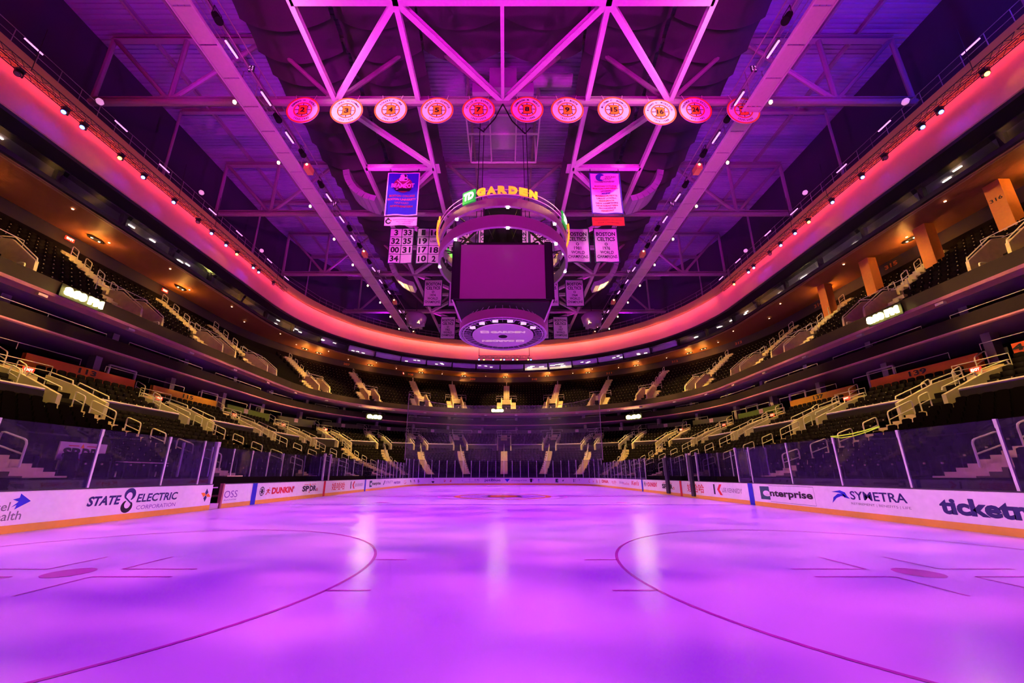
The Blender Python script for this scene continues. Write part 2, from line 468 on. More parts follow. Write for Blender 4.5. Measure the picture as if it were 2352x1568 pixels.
def ads_diamond(m, f):
    x, y = UL(19.73), .64; g = lambda a, b, c=0: f(x+a, y+b, c)
    m.poly([(0,.28),(.11,.10),(0,0),(-.07,.10)], 1, g); m.poly([(0,-.28),(-.11,-.12),(0,0),(.07,-.1)], 1, g)
    m.poly([(.28,-.08),(.1,-.09),(0,0),(.12,.07)], 3, g); m.poly([(-.28,.1),(-.1,.11),(0,0),(-.12,-.07)], 3, g)
def ads_oss(m, f):
    U = UL; m.text('OSS', U(20.80), U(21.66), .45, .77, 9, f); m.text('RANGE', U(20.85), U(21.64), .32, .38, 9, f)
def ads_dunk(m, f):
    U = UL; bemblem(m, f, U(23.5), .64, .24); runner(m, f, U(23.80), .40, .44, .44)
    m.text("DUNKIN'", U(24.35), U(26.55), .45, .82, 2, f, bold=.05)
def spdr(m, f, a, b):
    w = b-a
    m.text('SP', a, a+w*.42, .44, .80, 0, f, bold=.05); m.text('DR', a+w*.46, a+w*.88, .44, .80, 0, f, bold=.05); m.text('S', a+w*.9, b, .42, .62, 2, f, bold=.03)
    m.poly([(a+w*.40,.80),(a+w*.50,.80),(a+w*.45,.97)], 3, f); m.poly([(a+w*.40,.42),(a+w*.5,.42),(a+w*.45,.32)], 2, f)
    m.poly([(a+w*.1,.86),(a+w*.36,.86),(a+w*.36,.89),(a+w*.1,.89)], 2, f); m.poly([(a+w*.55,.86),(a+w*.85,.86),(a+w*.85,.89),(a+w*.55,.89)], 2, f)
def kmark(m, f, a, b, txt=True):
    w = b-a; k = .27
    m.poly([(a, .36),(a+w*.06,.36),(a+w*.06,.95),(a,.95)], 0, f)
    m.poly([(a+w*.14,.65),(a+w*.24,.95),(a+w*.33,.95),(a+w*.23,.65),(a+w*.33,.34),(a+w*.24,.34)], 2, f)
    if txt: m.text('LEE KENNEDY', a+w*.33, b, .52, .76, 8, f, bold=.005)
def enterp(m, f, a, b):
    w = b-a
    m.poly([(a,.34),(a+w*.2,.34),(a+w*.2,.95),(a,.95)], 7, f)
    g = lambda x, y, c=0: f(x, y, .004+c)
    m.text('e', a+w*.06, a+w*.21, .49, .76, 6, g, bold=.05); m.text('nterprise', a+w*.205, a+w*.97, .42, .80, 0, g, bold=.03)
    for z in (.26, 1.0): m.poly([(a+w*.2,z-.008),(b,z-.008),(b,z+.008),(a+w*.2,z+.008)], 8, f)
    m.poly([(b-.012,.26),(b,.26),(b,1.0),(b-.012,1.0)], 8, f)
def blocks(m, f, a, b, z0, z1, n, mi):
    w = (b-a)/n
    for i in range(n): m.poly([(a+w*i, z0), (a+w*(i+.8), z0), (a+w*(i+.8), z1), (a+w*i, z1)], mi, f)

B1 = board(UL(0.2)-6., UL(20.05), 'white dasher board nearest the camera on the bench side, with a navy hook emblem')
ad(B1, ads_el, 'grey lettering with a blue arrow'); ad(B1, ads_state, 'navy slanted capitals with a hook emblem'); ad(B1, ads_diamond, 'orange and navy pinwheel mark')
B2 = board(UL(20.70), UL(30.48), 'white dasher board beyond the open bench gate, with blue stripe and red lettering')
ad(B2, ads_oss, 'thin serif capitals'); ad(B2, ads_dunk, 'red bold lettering with a runner figure'); ad(B2, lambda m, f: spdr(m, f, UL(27.5), UL(29.5)), 'black bold lettering')
stripe(B2, UL(22.86), .36, 0, 'blue line stripe'); stripe(B2, UL(30.42), .3, 1, 'red line stripe')
B3 = board(UL(30.48), UL(38.1), 'white dasher board past the red line on the bench side, with red brush lettering')
ad(B3, lambda m, f: flower(m, f, UL(31.6), UL(33.9), .35, .92), 'red brush lettering'); ad(B3, lambda m, f: kmark(m, f, UL(35.0), UL(37.8)), 'black bar and red chevron')
B4 = board(UL(38.1), 48.9, 'white dasher board curving round the far bench-side corner with small logos')
stripe(B4, UL(38.1)+.2, .34, 0, 'blue line stripe')
def far_a(m, f):
    enterp(m, f, 30.9, 34.2)
    m.text('XFINITY', 35.6, 38.4, .55, .85, 9, f); m.poly([(34.95,.45),(35.2,.45),(35.6,.9),(35.35,.9)], 1, f)
    m.text('verizon', 38.7, 41.5, .45, .82, 9, f, bold=.04)
    m.poly([(43.0,.55),(43.5,.42),(44.6,.6),(44.4,.5),(43.6,.34)], 2, f); m.text('ok', 43.2, 44.3, .66, .86, 3, f)
    m.text('AFFLEX', 45.2, 48.6, .5, .84, 0, f, bold=.05, shear=.2); m.text('supply', 46.2, 48.3, .36, .46, 2, f)
ad(B4, far_a, 'row of small dark logos')
B5 = board(48.9, 73.9, 'white dasher board across the far end under the tall glass, with many sponsor logos')
def far_b(m, f):
    m.ringflat(.26, .36, 9, lambda a, b, c=0: f(50.5+a*1.2, .67+b, c), n=24); m.poly([(50.12,.6),(50.88,.6),(50.7,.38),(50.3,.38)], 0, f)
    m.text('RAMASON', 52.2, 54.3, .45, .8, 2, f, bold=.06, shear=.12); m.text('visit', 51.8, 52.5, .76, .88, 2, f)
    m.text('VISA', 54.75, 55.35, .52, .8, 1, f, shear=.1); m.poly([(54.8,.8),(55.0,.95),(55.2,.84)], 2, f)
    m.text('\u897f\u95e8\u5b50\u5bb6\u7535', 55.6, 57.9, .56, .9, 9, f); m.poly([(55.6,.44),(57.9,.44),(57.9,.47),(55.6,.47)], 9, f)
    m.text('jetBlue', 58.7, 61.2, .42, .9, 1, f, bold=.01)
    m.poly([(61.8,.9),(62.65,.9),(62.22,.42)], 4, f); m.text('vistaprint', 62.8, 65.3, .46, .82, 9, f)
    for u in (65.7, 68.2): m.poly([(u,.92),(u+.44,.92),(u+.36,.4),(u+.08,.4)], 0, f)
    m.text('HOUSEHOLD', 66.2, 68.1, .62, .86, 4, f, bold=.03); m.text('MARKET', 66.5, 67.9, .42, .52, 0, f)
    m.poly([(69.5,.38),(70.15,.38),(70.15,.92),(69.5,.92)], 5, f); m.text('TD', 69.58, 70.08, .46, .84, 6, lambda x, y, c=0: f(x, y, .004), bold=.03); m.text('Bank', 70.35, 71.5, .55, .85, 0, f, bold=.04)
    m.poly([(72.2,.44),(72.75,.44),(72.75,.9),(72.2,.9)], 1, f); m.text('PRIME', 72.9, 73.8, .68, .88, 1, f); m.text('pay', 72.9, 73.5, .46, .6, 1, f)
ad(B5, far_b, 'row of small sponsor logos')
B6 = board(73.9, UR(38.1), 'white dasher board curving round the far penalty-side corner with red script')
def far_c(m, f):
    m.text('Coca-Cola', 75.6, 77.8, .44, .9, 2, f, shear=.3, bold=.02)
    for u in (75.0, 78.4): m.poly([(u,.4),(u+.2,.4),(u+.2,.92),(u,.92)], 2, f)
    m.text('DNA', 79.4, 82.6, .5, .88, 2, f, bold=.06); m.text('sub', 84.0, 85.8, .6, .88, 2, f); m.text('way', 84.1, 85.6, .44, .54, 2, f)
    m.text('blue', 87.0, 88.4, .58, .86, 9, f); m.text('rocks', 88.2, 90.2, .48, .76, 2, f)
    m.text("Ken's", 91.0, 93.0, .5, .95, 2, f, bold=.02, shear=.15)
ad(B6, far_c, 'red script and small logos')
B7 = board(UR(38.1), UR(30.48), 'white dasher board beyond the red line on the penalty side, with dark gate post')
stripe(B7, UR(38.1)+.05, .34, 0, 'blue line stripe')
def ads_r7(m, f):
    a = UR(37.75); bemblem(m, f, a+.35, .7, .22); runner(m, f, a+.65, .48, .4, .42); m.text("DUNKIN'", a+1.1, UR(34.7), .5, .88, 2, f, bold=.04)
    spdr(m, f, UR(33.7), UR(31.5))
ad(B7, ads_r7, 'red and black bold lettering')
B8 = board(UR(30.48), UR(22.86), 'white dasher board at the penalty boxes, with red brush lettering and a red chevron')
stripe(B8, UR(30.48)+.05, .3, 1, 'red line stripe')
ad(B8, lambda m, f: flower(m, f, UR(29.5), UR(27.3), .36, .92), 'red brush lettering'); ad(B8, lambda m, f: kmark(m, f, UR(26.2), UR(23.45)), 'black bar, red chevron and thin capitals')
B9 = board(UR(22.86), UR(0.)+6., 'white dasher board nearest the camera on the penalty side, with large purple lettering')
stripe(B9, UR(22.86)+.14, .36, 0, 'blue line stripe')
def ads_r9(m, f):
    enterp(m, f, UR(22.02), UR(18.75))
    u = UR(17.96); w = UR(17.17)-u
    m.poly([(u+w*.05,.86),(u+w*.55,.93),(u+w*.8,.86),(u+w*.86,.74),(u+w,.64),(u+w*.7,.68),(u+w*.66,.78),(u+w*.45,.84)], 4, f)
    m.poly([(u+w*.84,.70),(u+w*.55,.72),(u+w*.28,.64),(u,.44),(u+w*.12,.66),(u+w*.4,.80),(u+w*.7,.80)], 4, f)
    m.text('SYMETRA', UR(17.14), UR(15.2), .62, .92, 1, f, bold=.015); m.text('RETIREMENT | BENEFITS | LIFE', UR(17.16), UR(15.14), .42, .52, 8, f)
    m.text('ticketmaster', UR(14.34), UR(10.85), .40, .86, 1, f, bold=.045)
ad(B9, ads_r9, 'purple and navy lettering')
B10 = board(UR(0.)+6., UL(0.2)-6.+LT, 'white dasher board behind the camera across the near end')
ad(B10, lambda m, f: (m.text('77', 146.0, 147.0, .4, .9, 0, f, bold=.03), blocks(m, f, 150, 154, .45, .8, 4, 2)), 'dark lettering')

# ---- bench gate, gate posts
t = thing('bench_gate', 'open dark gate in the boards at the near end of the player bench', 'gate', (-BX, 20.38, 0))
m = MB(); m.box((-BX-.9, 20.12, .55), (1.6, .05, 1.0)); m.build('door_leaf', CAP, t)
m = MB(); m.box((-BX-.05, 20.67, .56), (.16, .09, 1.1)); m.build('gate_post', mat('post_red', (.45, .16, .14), .5), t)
m = MB(); m.box((-BX-.3, 20.38, .12), (.5, .5, .24)); m.box((-BX-.25, 20.38, .93), (.06, .5, .05)); m.build('step', PINKT, t)
for i, y in enumerate((28.55, 32.4)):
    t = thing('gate_post', 'tall dark padded post at the '+('nearer' if i == 0 else 'farther')+' penalty box gate', 'gate post', (BX-.06, y, 0))
    m = MB(); m.box((BX-.08, y, 1.45), (.16, .42 if i else .32, 2.7)); m.build('pad', CAP, t); m = MB(); m.tube([(BX-.08, y, 2.75), (BX-.08, y, 2.95)], .07); m.build('post_top', STEEL, t)

# ---- glass panes and stanchions
def pane(u0, u1, z1, label, grp, off=-.06):
    m = MB(); us = ustops(u0+.02, u1-.02)
    rings = [[bpath(u, o)[0]+V3((0, 0, z)) for u in us] for o, z in ((off+.006, 1.106), (off+.006, z1), (off-.006, z1), (off-.006, 1.106))]
    m.loft(rings+[rings[0]])
    o = m.build('rink_glass', GLASS); tag(o, label, 'rink glass', grp); return o
def post(u, z1, label, grp, off=-.06):
    p, T = bpath(u, off); N = V3((-T.y, T.x, 0))
    m = MB(); m.bar(p+V3((0, 0, 1.1)), p+V3((0, 0, z1)), .045, .06, up=tuple(T)); o = m.build('glass_post', STANCH)
    m = MB(); m.bar(p+V3((0, 0, z1-.22)), p+V3((0, 0, z1+.015)), .06, .075, up=tuple(T)); m.build('post_clip', STANCH, o)
    return tag(o, label, 'glass post', grp)
YB = [2.5*k for k in range(-2, 0)]
def run(us, z1, name, grp):
    for i in range(len(us)):
        post(us[i], z1, f'slim metal post, {nth(i+1)} along the {name}', 'posts between the rink glass')
        if i < len(us)-1: pane(us[i], us[i+1], z1, f'clear glass pane, {nth(i+1)} along the {name}', grp)
G = 'clear panes on the boards'
run([UL(y) for y in (5., 7.5, 10.03, 12.51, 15.02, 17.5, 19.2)], 2.93, 'near bench side run of low glass', G)
run([UL(y) for y in (41.5, 42.9, 44.3, 45.7, 47.1, 48.5, 49.9, 51.2, 52.43)], 3.0, 'far bench side run of low glass', G)
run([UL(52.43)+1.22*k*26.8/26.84*0+ (L3+2*LA)*k/28 for k in range(29)], 3.62, 'tall glass round the far end', G)
run([UR(y) for y in (52.43, 51.1, 49.7, 48.3, 46.9, 45.5, 44.1, 42.7, 41.3, 39.9, 38.5, 37.1)], 3.0, 'far penalty box side run of low glass', G)
run([UR(y) for y in (23.6, 22.5, 19.84, 17.4, 15.0, 12.56, 10., 7.5, 5.)], 2.9, 'near penalty box side run of low glass', G)
run([UR(5.)+ (UL(5.)+LT-UR(5.))*k/16 for k in range(17)], 3.62, 'tall glass round the near end', G)

def flatpane(p, q, z0, z1, label, grp='panes round the benches and penalty boxes'):
    p, q = V3((*p, 0)), V3((*q, 0)); m = MB(); d = (q-p).normalized(); n = V3((-d.y, d.x, 0))*.006; p = p+d*.03; q = q-d*.03
    vs = [p+n, q+n, q-n, p-n]
    m.add([v+V3((0, 0, z0)) for v in vs]+[v+V3((0, 0, z1)) for v in vs], [(0,1,5,4),(1,2,6,5),(2,3,7,6),(3,0,4,7),(4,5,6,7),(3,2,1,0)])
    tag(m.build('rink_glass', GLASS), label, 'rink glass', grp)
def flatpost(p, z0, z1, label, w=.06):
    m = MB(); m.box((p[0], p[1], (z0+z1)/2), (w, w, z1-z0)); o = m.build('glass_post', STANCH)
    m = MB(); m.box((p[0], p[1], z1-.1), (w*1.35, w*1.35, .22)); m.build('post_clip', STANCH, o)
    tag(o, label, 'glass post', 'posts between the rink glass')
# players' bench: glass behind it, returns at the ends and the middle
XB = -14.55
flatpost((-13.0, 19.9), 1.1, 2.95, 'thick bright corner post at the near end of the player bench', .12)
flatpane((-13.0, 19.2), (-13.0, 19.9), 1.1, 2.93, 'narrow glass pane beside the thick bench corner post')
flatpane((-13.0, 19.9), (XB, 19.9), 1.1, 2.93, 'glass return closing the near end of the player bench')
flatpost((XB, 19.9), .3, 2.93, 'rear corner post of the near bench return')
yb = [19.9, 21.6, 23.1, 24.6, 26.1, 27.6, 29.0, 30.3]
for i in range(len(yb)-1):
    flatpane((XB, yb[i]), (XB, yb[i+1]), 1.2, 2.86, f'glass pane behind the nearer bench, {nth(i+1)} from its near end')
    flatpost((XB, yb[i+1]), .4, 2.86, f'post behind the nearer bench, {nth(i+1)} from its near end', .05)
flatpane((-13.0, 30.1), (XB, 30.1), 1.1, 2.98, 'glass divider between the two player benches')
flatpost((-13.0, 30.1), 1.1, 3.0, 'bright post of the divider between the two player benches', .1)
flatpost((-13.0, 31.0), 1.1, 3.0, 'second bright post of the divider between the two player benches', .08)
flatpane((-13.0, 31.0), (XB, 31.0), 1.1, 2.98, 'second glass divider between the two player benches')
yb2 = [31.0, 32.6, 34.2, 35.8, 37.4, 39.2, 41.5]
for i in range(len(yb2)-1):
    flatpane((XB, yb2[i]), (XB, yb2[i+1]), 1.2, 2.9, f'glass pane behind the farther bench, {nth(i+1)} from its near end')
    flatpost((XB, yb2[i+1]), .4, 2.9, f'post behind the farther bench, {nth(i+1)} from its near end', .05)
flatpane((-13.0, 41.5), (XB, 41.5), 1.1, 3., 'glass return closing the far end of the player bench')
LOGO = [mat('logo_pink', (.75, .2, .3), .5), mat('logo_white', (.75, .7, .72), .5)]
for j, (a, b) in enumerate(((20.1, 29.4), (31.2, 38.9))):
    m = MB(); m.box((XB+.1, (a+b)/2, .85), (.06, b-a, .9)); o = m.build('bench_backdrop', DARKER)
    tag(o, ('nearer' if j == 0 else 'farther')+' black bench backdrop with rows of small pink logos', 'backdrop')
    m = MB(); f = frame((XB+.134, a, 0), (0, 1, 0), (0, 0, 1))
    n = int((b-a)/.62)
    for r in range(3):
        for i in range(n):
            x = .3+i*.62+(.3 if r % 2 else 0); z = 1.2-r*.24
            if x > b-a-.3: continue
            if (i+r) % 2: m.disc(.062, 0, lambda p, q, c=0: f(x+p, z+q, c), n=14)
            else: m.disc(.04, 1, lambda p, q, c=0: f(x-.15+p, z+q, c), n=10); m.poly([(x-.09, z-.025), (x+.13, z-.025), (x+.13, z+.025), (x-.09, z+.025)], 1, f)
    m.build('logo_print', LOGO, o, label='rows of small logos')
    m = MB(); m.box((XB+.55, (a+b)/2, .5), (.4, b-a-.4, .07)); o = m.build('player_bench', mat('bench_wood', (.2, .1, .06), .5)); tag(o, ('nearer' if j == 0 else 'farther')+' long low player bench behind the boards', 'bench')
    m = MB()
    for y in (a+.6, (a+b)/2, b-.6): m.box((XB+.55, y, .23), (.36, .08, .46))
    m.build('leg', DARK, o)
# penalty boxes
XP = 14.7
pb = [23.6, 25.2, 26.8, 28.3, 29.6, 31.0, 32.4, 33.9, 35.5, 37.1]
for i in range(len(pb)):
    flatpost((XP, pb[i]), .3, 2.95, f'post behind the penalty boxes, {nth(i+1)} from the near end', .05)
    if i < len(pb)-1: flatpane((XP, pb[i]), (XP, pb[i+1]), 1., 2.93, f'glass pane behind the penalty boxes, {nth(i+1)} from the near end')
for i, y in enumerate((23.6, 27.9, 29.2, 32.7, 37.1)):
    flatpane((13.0, y), (XP, y), 1.1, 2.93, f'glass divider of the penalty boxes, {nth(i+1)} from the near end')
    flatpost((13.0, y), 1.1, 2.95, f'front post of the penalty boxes, {nth(i+1)} from the near end', .07)
m = MB(); m.box((XP-.1, 30.3, .8), (.06, 13., .5)); o = m.build('penalty_box_wall', PINKT); tag(o, 'low pale wall with red lettering at the back of the penalty boxes', 'wall')
m = MB(); f = frame((XP-.136, 36.5, 0), (0, -1, 0), (0, 0, 1))
for k in range(6): m.text("SONIC", .4+k*2.1, 1.9+k*2.1, .68, .92, 0, f, bold=.05)
m.build('lettering', REDI, o)
# hanging sponsor board and folding table seen through the near glass
t = thing('sponsor_sign', 'pale sign with dark bold lettering seen through the near bench side glass', 'sign', (-15.6, 16.9, 1.5))
m = MB(); m.box((-15.7, 16.95, 2.33), (.05, 1.55, .66)); m.build('sign_panel', PINKT, t)
m = MB(); m.tube([(-15.7, 16.3, 1.3), (-15.7, 16.3, 2.0)], .03); m.tube([(-15.7, 17.6, 1.3), (-15.7, 17.6, 2.0)], .03); m.build('leg', STEEL, t)
m = MB(); spdr(m, lambda u, z, c=0: V3((-15.67, 16.3+(u), 1.66+z)), 0, 1.3); m.build('lettering', ADM, t)
t = thing('folding_table', 'light folding table behind the near bench side glass', 'table', (-15.3, 18.6, 1.3))
m = MB(); m.box((-15.4, 18.9, 2.0), (.7, 2.0, .04)); m.build('tabletop', mat('table_tan', (.6, .42, .3), .5), t)
for y in (18.05, 19.75): m = MB(); m.tube([(-15.4, y, 1.2), (-15.4, y, 1.98)], .025); m.build('leg', STEEL, t)
# safety netting round the far end
us = ustops(L1-.2, L1+2*LA+L3+.2); m = MB()
m.loft([[bpath(u, -.25)[0]+V3((0, 0, z)) for u in us] for z in (3.5, 8., 12.4)])
o = m.build('safety_net', NET); tag(o, 'fine dark safety net hanging round the far end above the tall glass', 'net')
m = MB()
for u in (us[0], us[-1]): p = bpath(u, -.25)[0]; m.tube([p+V3((0, 0, 3.4)), p+V3((0, 0, 12.4))], .05)
m.tube([bpath(u, -.25)[0]+V3((0, 0, 12.4)) for u in us], .03); m.build('edge_rope', TRUSSD, o)
# high-visibility strap over the glass
t = thing('safety_strap', 'bright yellow-green strap lying over the glass edge on the penalty box side', 'strap', (13.0, 17.3, 2.95))
m = MB(); m.tube([(13.0, 17.45, 2.96), (13.02, 17.1, 2.95), (13.03, 16.6, 2.97), (13.0, 16.1, 3.02), (12.98, 15.5, 3.10)], .022, 6); m.tube([(13.0, 17.45, 2.95), (12.98, 17.0, 2.86), (12.98, 16.5, 2.88), (12.97, 16.0, 2.96), (12.98, 15.5, 3.08)], .016, 6)
m.build('strap', mat('hi_vis', (.5, .9, .02), .5, emit=(.5, .9, .02), es=.25), t)
# ------------------------------------------------------------------ seating bowl
prof = [(14.2, 0.), (14.2, 1.4)]
for k, r in enumerate(LOWROWS):
    z = lowz(r+.05); prof += [(r, z), (r+.84, z)]
prof += [(24.62, lowz(24.2)), (24.62, 5.45)]
for r in LOWROWS2: prof += [(r, lowz(r+.3)), (min(r+.84, 29.05), lowz(r+.3))]
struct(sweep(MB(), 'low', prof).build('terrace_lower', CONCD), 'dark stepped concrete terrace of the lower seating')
prof = [(26.95, 11.9), (26.95, 12.1)]
for r in UPROWS: prof += [(r, upz(r)), (r+.84, upz(r))]
prof += [(36.9, 20.2)]
struct(sweep(MB(), 'up', prof).build('terrace_upper', CONCD), 'dark steep stepped terrace of the upper balcony')
# upper fascia with its pale lower lip, sloping underside
struct(sweep(MB(), 'up', [(27.05, 12.82), (26.8, 12.82), (26.8, 12.0)]).build('trim_balcony', FASC), 'dark brown front of the upper balcony')
struct(sweep(MB(), 'up', [(26.8, 12.0), (26.95, 11.86), (27.5, 11.72)]).build('trim_lip', LIP), 'pale rounded lip under the balcony front')
struct(sweep(MB(), 'up', [(27.5, 11.72), (31., 11.85), (34.5, 12.6)]).build('ceiling_upper_suite', INTC), 'ceiling of the upper suites under the balcony')
# upper suite level
struct(sweep(MB(), 'sui', [(28.3, 10.92), (28.0, 10.92), (28.0, 10.04), (28.1, 9.98)]).build('trim_suite', FASC), 'dark front of the upper suites')
struct(sweep(MB(), 'sui', [(27.97, 10.12), (27.97, 10.02), (28.08, 9.97)]).build('trim_suite_lip', LIP), 'thin pale lip along the foot of the suite front')
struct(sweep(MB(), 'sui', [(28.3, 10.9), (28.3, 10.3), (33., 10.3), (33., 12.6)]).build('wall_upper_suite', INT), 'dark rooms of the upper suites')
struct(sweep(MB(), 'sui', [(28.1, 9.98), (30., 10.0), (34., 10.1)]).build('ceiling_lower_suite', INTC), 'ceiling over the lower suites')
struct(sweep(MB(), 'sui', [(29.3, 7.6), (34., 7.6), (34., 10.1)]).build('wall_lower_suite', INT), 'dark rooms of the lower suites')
# columns, rails and counters of the suites
def between(a, b, step, kind='sui', r=29.):
    out = []; s = a; acc = 0; prev = at(kind, r, a, 0)
    x = a
    while x < b:
        x += .01; p = at(kind, r, x, 0); acc += (p-prev).length; prev = p
        if acc >= step: out.append(x); acc = 0
    return out
for i, s in enumerate(between(SL(10.), SR(10.), 6.2)):
    for lv, (r, z0, z1) in enumerate(((30.2, 7.6, 10.05), (29.4, 10.3, 11.8))):
        f, T = loc('sui', s, r); p = f(r, 0, 0); k = 1+.045*sf(s)
        m = MB(); m.bar(V3((p.x, p.y, z0*k)), V3((p.x, p.y, z1*k)), .55, .45, up=tuple(T)); struct(m.build('column', mat('column_paint', (.34, .25, .3), .6)))
for lv, (r, z, nm) in enumerate(((28.02, 11.12, 'upper'), (29.25, 9.25, 'lower'))):
    ss = between(SL(12.), SR(12.), 8.3)
    for i in range(len(ss)-1):
        a, b = ss[i]+.012, ss[i+1]-.15 if ss[i+1] > 0 and ss[i+1] < PI else ss[i+1]-1.6
        if b <= a: b = ss[i]+(ss[i+1]-ss[i])*.8
        n = 6; pts = [at('sui', r, a+(b-a)*k/n, z) for k in range(n+1)]
        m = MB(); m.tube(pts, .022, 6); 
        for k in (0, 3, 6): m.tube([pts[k], pts[k]-V3((0, 0, .42))], .018, 5)
        o = m.build('balcony_rail', STEEL); tag(o, f'thin pale rail at the {nm} suite front, {nth(i+1)} from the near bench side', 'rail', f'rails along the {nm} suites')
# framed door surrounds glimpsed in the lower suites
for i, s in enumerate((SL(30.4), SL(39.), SL(46.), SR(46.), SR(39.), SR(30.6))):
    f, T = loc('sui', s, 30.); m = MB()
    a, b = f(29.9, -1., 0), f(29.9, 1., 0)
    for p in (a, b): m.bar(V3((p.x, p.y, 7.7)), V3((p.x, p.y, 9.6)), .12)
    m.bar(V3((a.x, a.y, 9.6)), V3((b.x, b.y, 9.6)), .12)
    o = m.build('door_frame', PINKT); tag(o, f'pale door frame standing in the lower suites, {nth(i+1)} counted round from the bench side', 'door frame', 'door frames in the lower suites')

# ---- parapet (pale capped wall between the vomitories)
CAPM = mat('parapet_cap', (.74, .62, .66), .45)
gap = 1.35
def ds(s, d, kind='low', r=24.5):
    if s+d*.03 <= 0 or s >= PI: return s+d
    l = (at(kind, r, s+.01, 0)-at(kind, r, s-.01, 0)).length/.02
    return s+d/l
for i in range(len(AISL)-1):
    a, b = ds(AISL[i], gap), ds(AISL[i+1], -gap)
    m = MB(); sweep(m, 'low', [(24.45, 4.6), (24.45, 5.84), (24.62, 5.84), (24.62, 5.0)], a, b)
    struct(m.build('parapet', DARK))
    m = MB(); st = stations(a, b); m.tube([at('low', 24.52, s, 5.92) for s in st], .085, 8)
    struct(m.build('parapet_cap', CAPM))
# ---- section walls with numbers
WASH_COLS = [('red-orange', (.85, .11, .01)), ('deep orange', (.85, .20, .012)), ('amber', (.78, .36, .02)), ('dark green', (.10, .16, .02)), ('dull', (.06, .05, .05))]  # panel colours stand in for the coloured light washed along the wall
secs = []
for i in range(len(AISL)-1):
    d = min(i, len(AISL)-2-i)
    secs.append((AISL[i], AISL[i+1], min(d, 4)))
NUM = {0: '111', 1: '113', 2: '115', len(secs)-1: '141', len(secs)-2: '139', len(secs)-3: '137'}
for i, (a, b, d) in enumerate(secs):
    s0, s1 = ds(a, .75, 'low', 29), ds(b, -.75, 'low', 29)
    if i == 0: s0 = SL(4.)
    if i == len(secs)-1: s1 = SR(4.)
    kk = lambda s: 1.0+.125*sf(s)
    def wp(r, z): return lambda s: V3((*at('low', r, s, 0).xy, z*kk(s)))
    st = stations(s0, s1); m = MB()
    m.loft([[wp(r, z)(s) for s in st] for r, z in ((29.05, 7.5), (29.05, 8.72), (29.3, 8.74), (29.3, 7.5))])
    colr = mat('section_wall_'+WASH_COLS[d][0].replace(' ', '_'), WASH_COLS[d][1], .55)
    o = m.build('section_wall', colr)
    ssd = 'bench side' if i < 4 else 'penalty box side' if i > len(secs)-5 else 'far end'
    tag(o, f'{WASH_COLS[d][0]} wall panel behind the lower seats, {nth(i+1)} counted round from the near bench side', 'wall panel', 'coloured panels behind the lower seats')
    smid = (s0+s1)/2 if i not in (0, len(secs)-1) else (SL(19.4) if i == 0 else SR(22.3))
    T = tang('low', 29., smid); T.z = 0; p = wp(29.03, 8.42)(smid)
    inn = V3((T.y, -T.x, 0))
    if i in NUM:
        m = MB(); m.text(NUM[i], -.55, .55, -.17, .2, 0, frame(p+inn*.02, T, (0, 0, 1)), bold=.03); m.build('number', BLACK, o, label='dark section number')
    elif d >= 3:
        m = MB(); f2 = frame(p+inn*.03, T, (0, 0, 1)); m.box((0, .0, 0), (.62, .5, .03), 0, f2)
        m.text(str(112+i), -.22, .22, -.1, .1, 1, lambda a, b, c=0: f2(a, b, .02+c)); m.build('number_plate', [PINKT, REDI], o, label='small pale number plate')

# ---- stairs, vomitories, handrails
CSTAIR = mat('stair_concrete', (.68, .56, .32), .8, nscale=3., noise=.2)
def stair(kind, s, r0, r1, zf, w, off=0., steps=2, rise=.1):
    f, T = loc(kind, s, (r0+r1)/2); m = MB(); n = max(2, int((r1-r0)/.42))
    for k in range(n):
        a = r0+(r1-r0)*k/n; b = r0+(r1-r0)*(k+1)/n; z = zf((a+b)/2)+.06
        vs = [f(a, off-w/2, z), f(a, off+w/2, z), f(b, off+w/2, z), f(b, off-w/2, z), f(a, off-w/2, z-.45), f(a, off+w/2, z-.45), f(b, off+w/2, z-.45), f(b, off-w/2, z-.45)]
        m.add(vs, [(0,1,2,3),(0,4,5,1),(1,5,6,2),(3,2,6,7),(0,3,7,4)])
    return m
def wallpoly(m, f, t, th, pts):
    # a wall standing across t with a profile in (r, z)
    n = len(pts); vs = [f(r, t-th/2, z) for r, z in pts]+[f(r, t+th/2, z) for r, z in pts]
    m.add(vs, [tuple(range(n)), tuple(range(2*n-1, n-1, -1))]+[(i, n+i, n+(i+1) % n, (i+1) % n) for i in range(n)])
def railloop(m, A, B, zA, zB, h, r=.024, posts=2, mid=True):
    # A, B foot points; loop rail over them
    up = V3((0, 0, 1)); a, b = V3(A), V3(B); d = (b-a); L = d.length; d.normalize()
    c = .12
    m.tube([a, a+up*(h-c), a+up*(h-.03)+d*.04, a+up*h+d*c, b+up*h-d*c, b+up*(h-.03)-d*.04, b+up*(h-c), b], r, 6)
    if mid: m.tube([a+up*h*.5, b+up*h*.5], r*.85, 6)
    if posts > 2: q = (a+b)/2; m.tube([q, q+up*h], r*.85, 6)
def handrail(f, kind, ra, rb, zf, t, label, grp, h=.9, posts=2, feet=True):
    A, B = f(ra, t, zf(ra)+.06), f(rb, t, zf(rb)+.06)
    m = MB(); railloop(m, A, B, 0, 0, h, .032, posts); o = m.build('handrail', STEEL)
    if feet:
        m = MB()
        for q in ([A, B] if posts == 2 else [A, (A+B)/2, B]): m.box((q.x, q.y, q.z+.02), (.2, .2, .05))
        m.build('base_plate', mat('rail_foot', (.7, .58, .36), .5), o)
    tag(o, label, 'handrail', grp)
NL = len(AISL)
LR = [(15.35, 16.3, 2), (17.0, 17.95, 2), (18.65, 19.5, 2), (20.2, 21.05, 2), (21.75, 23.3, 3), (23.75, 24.4, 2)]
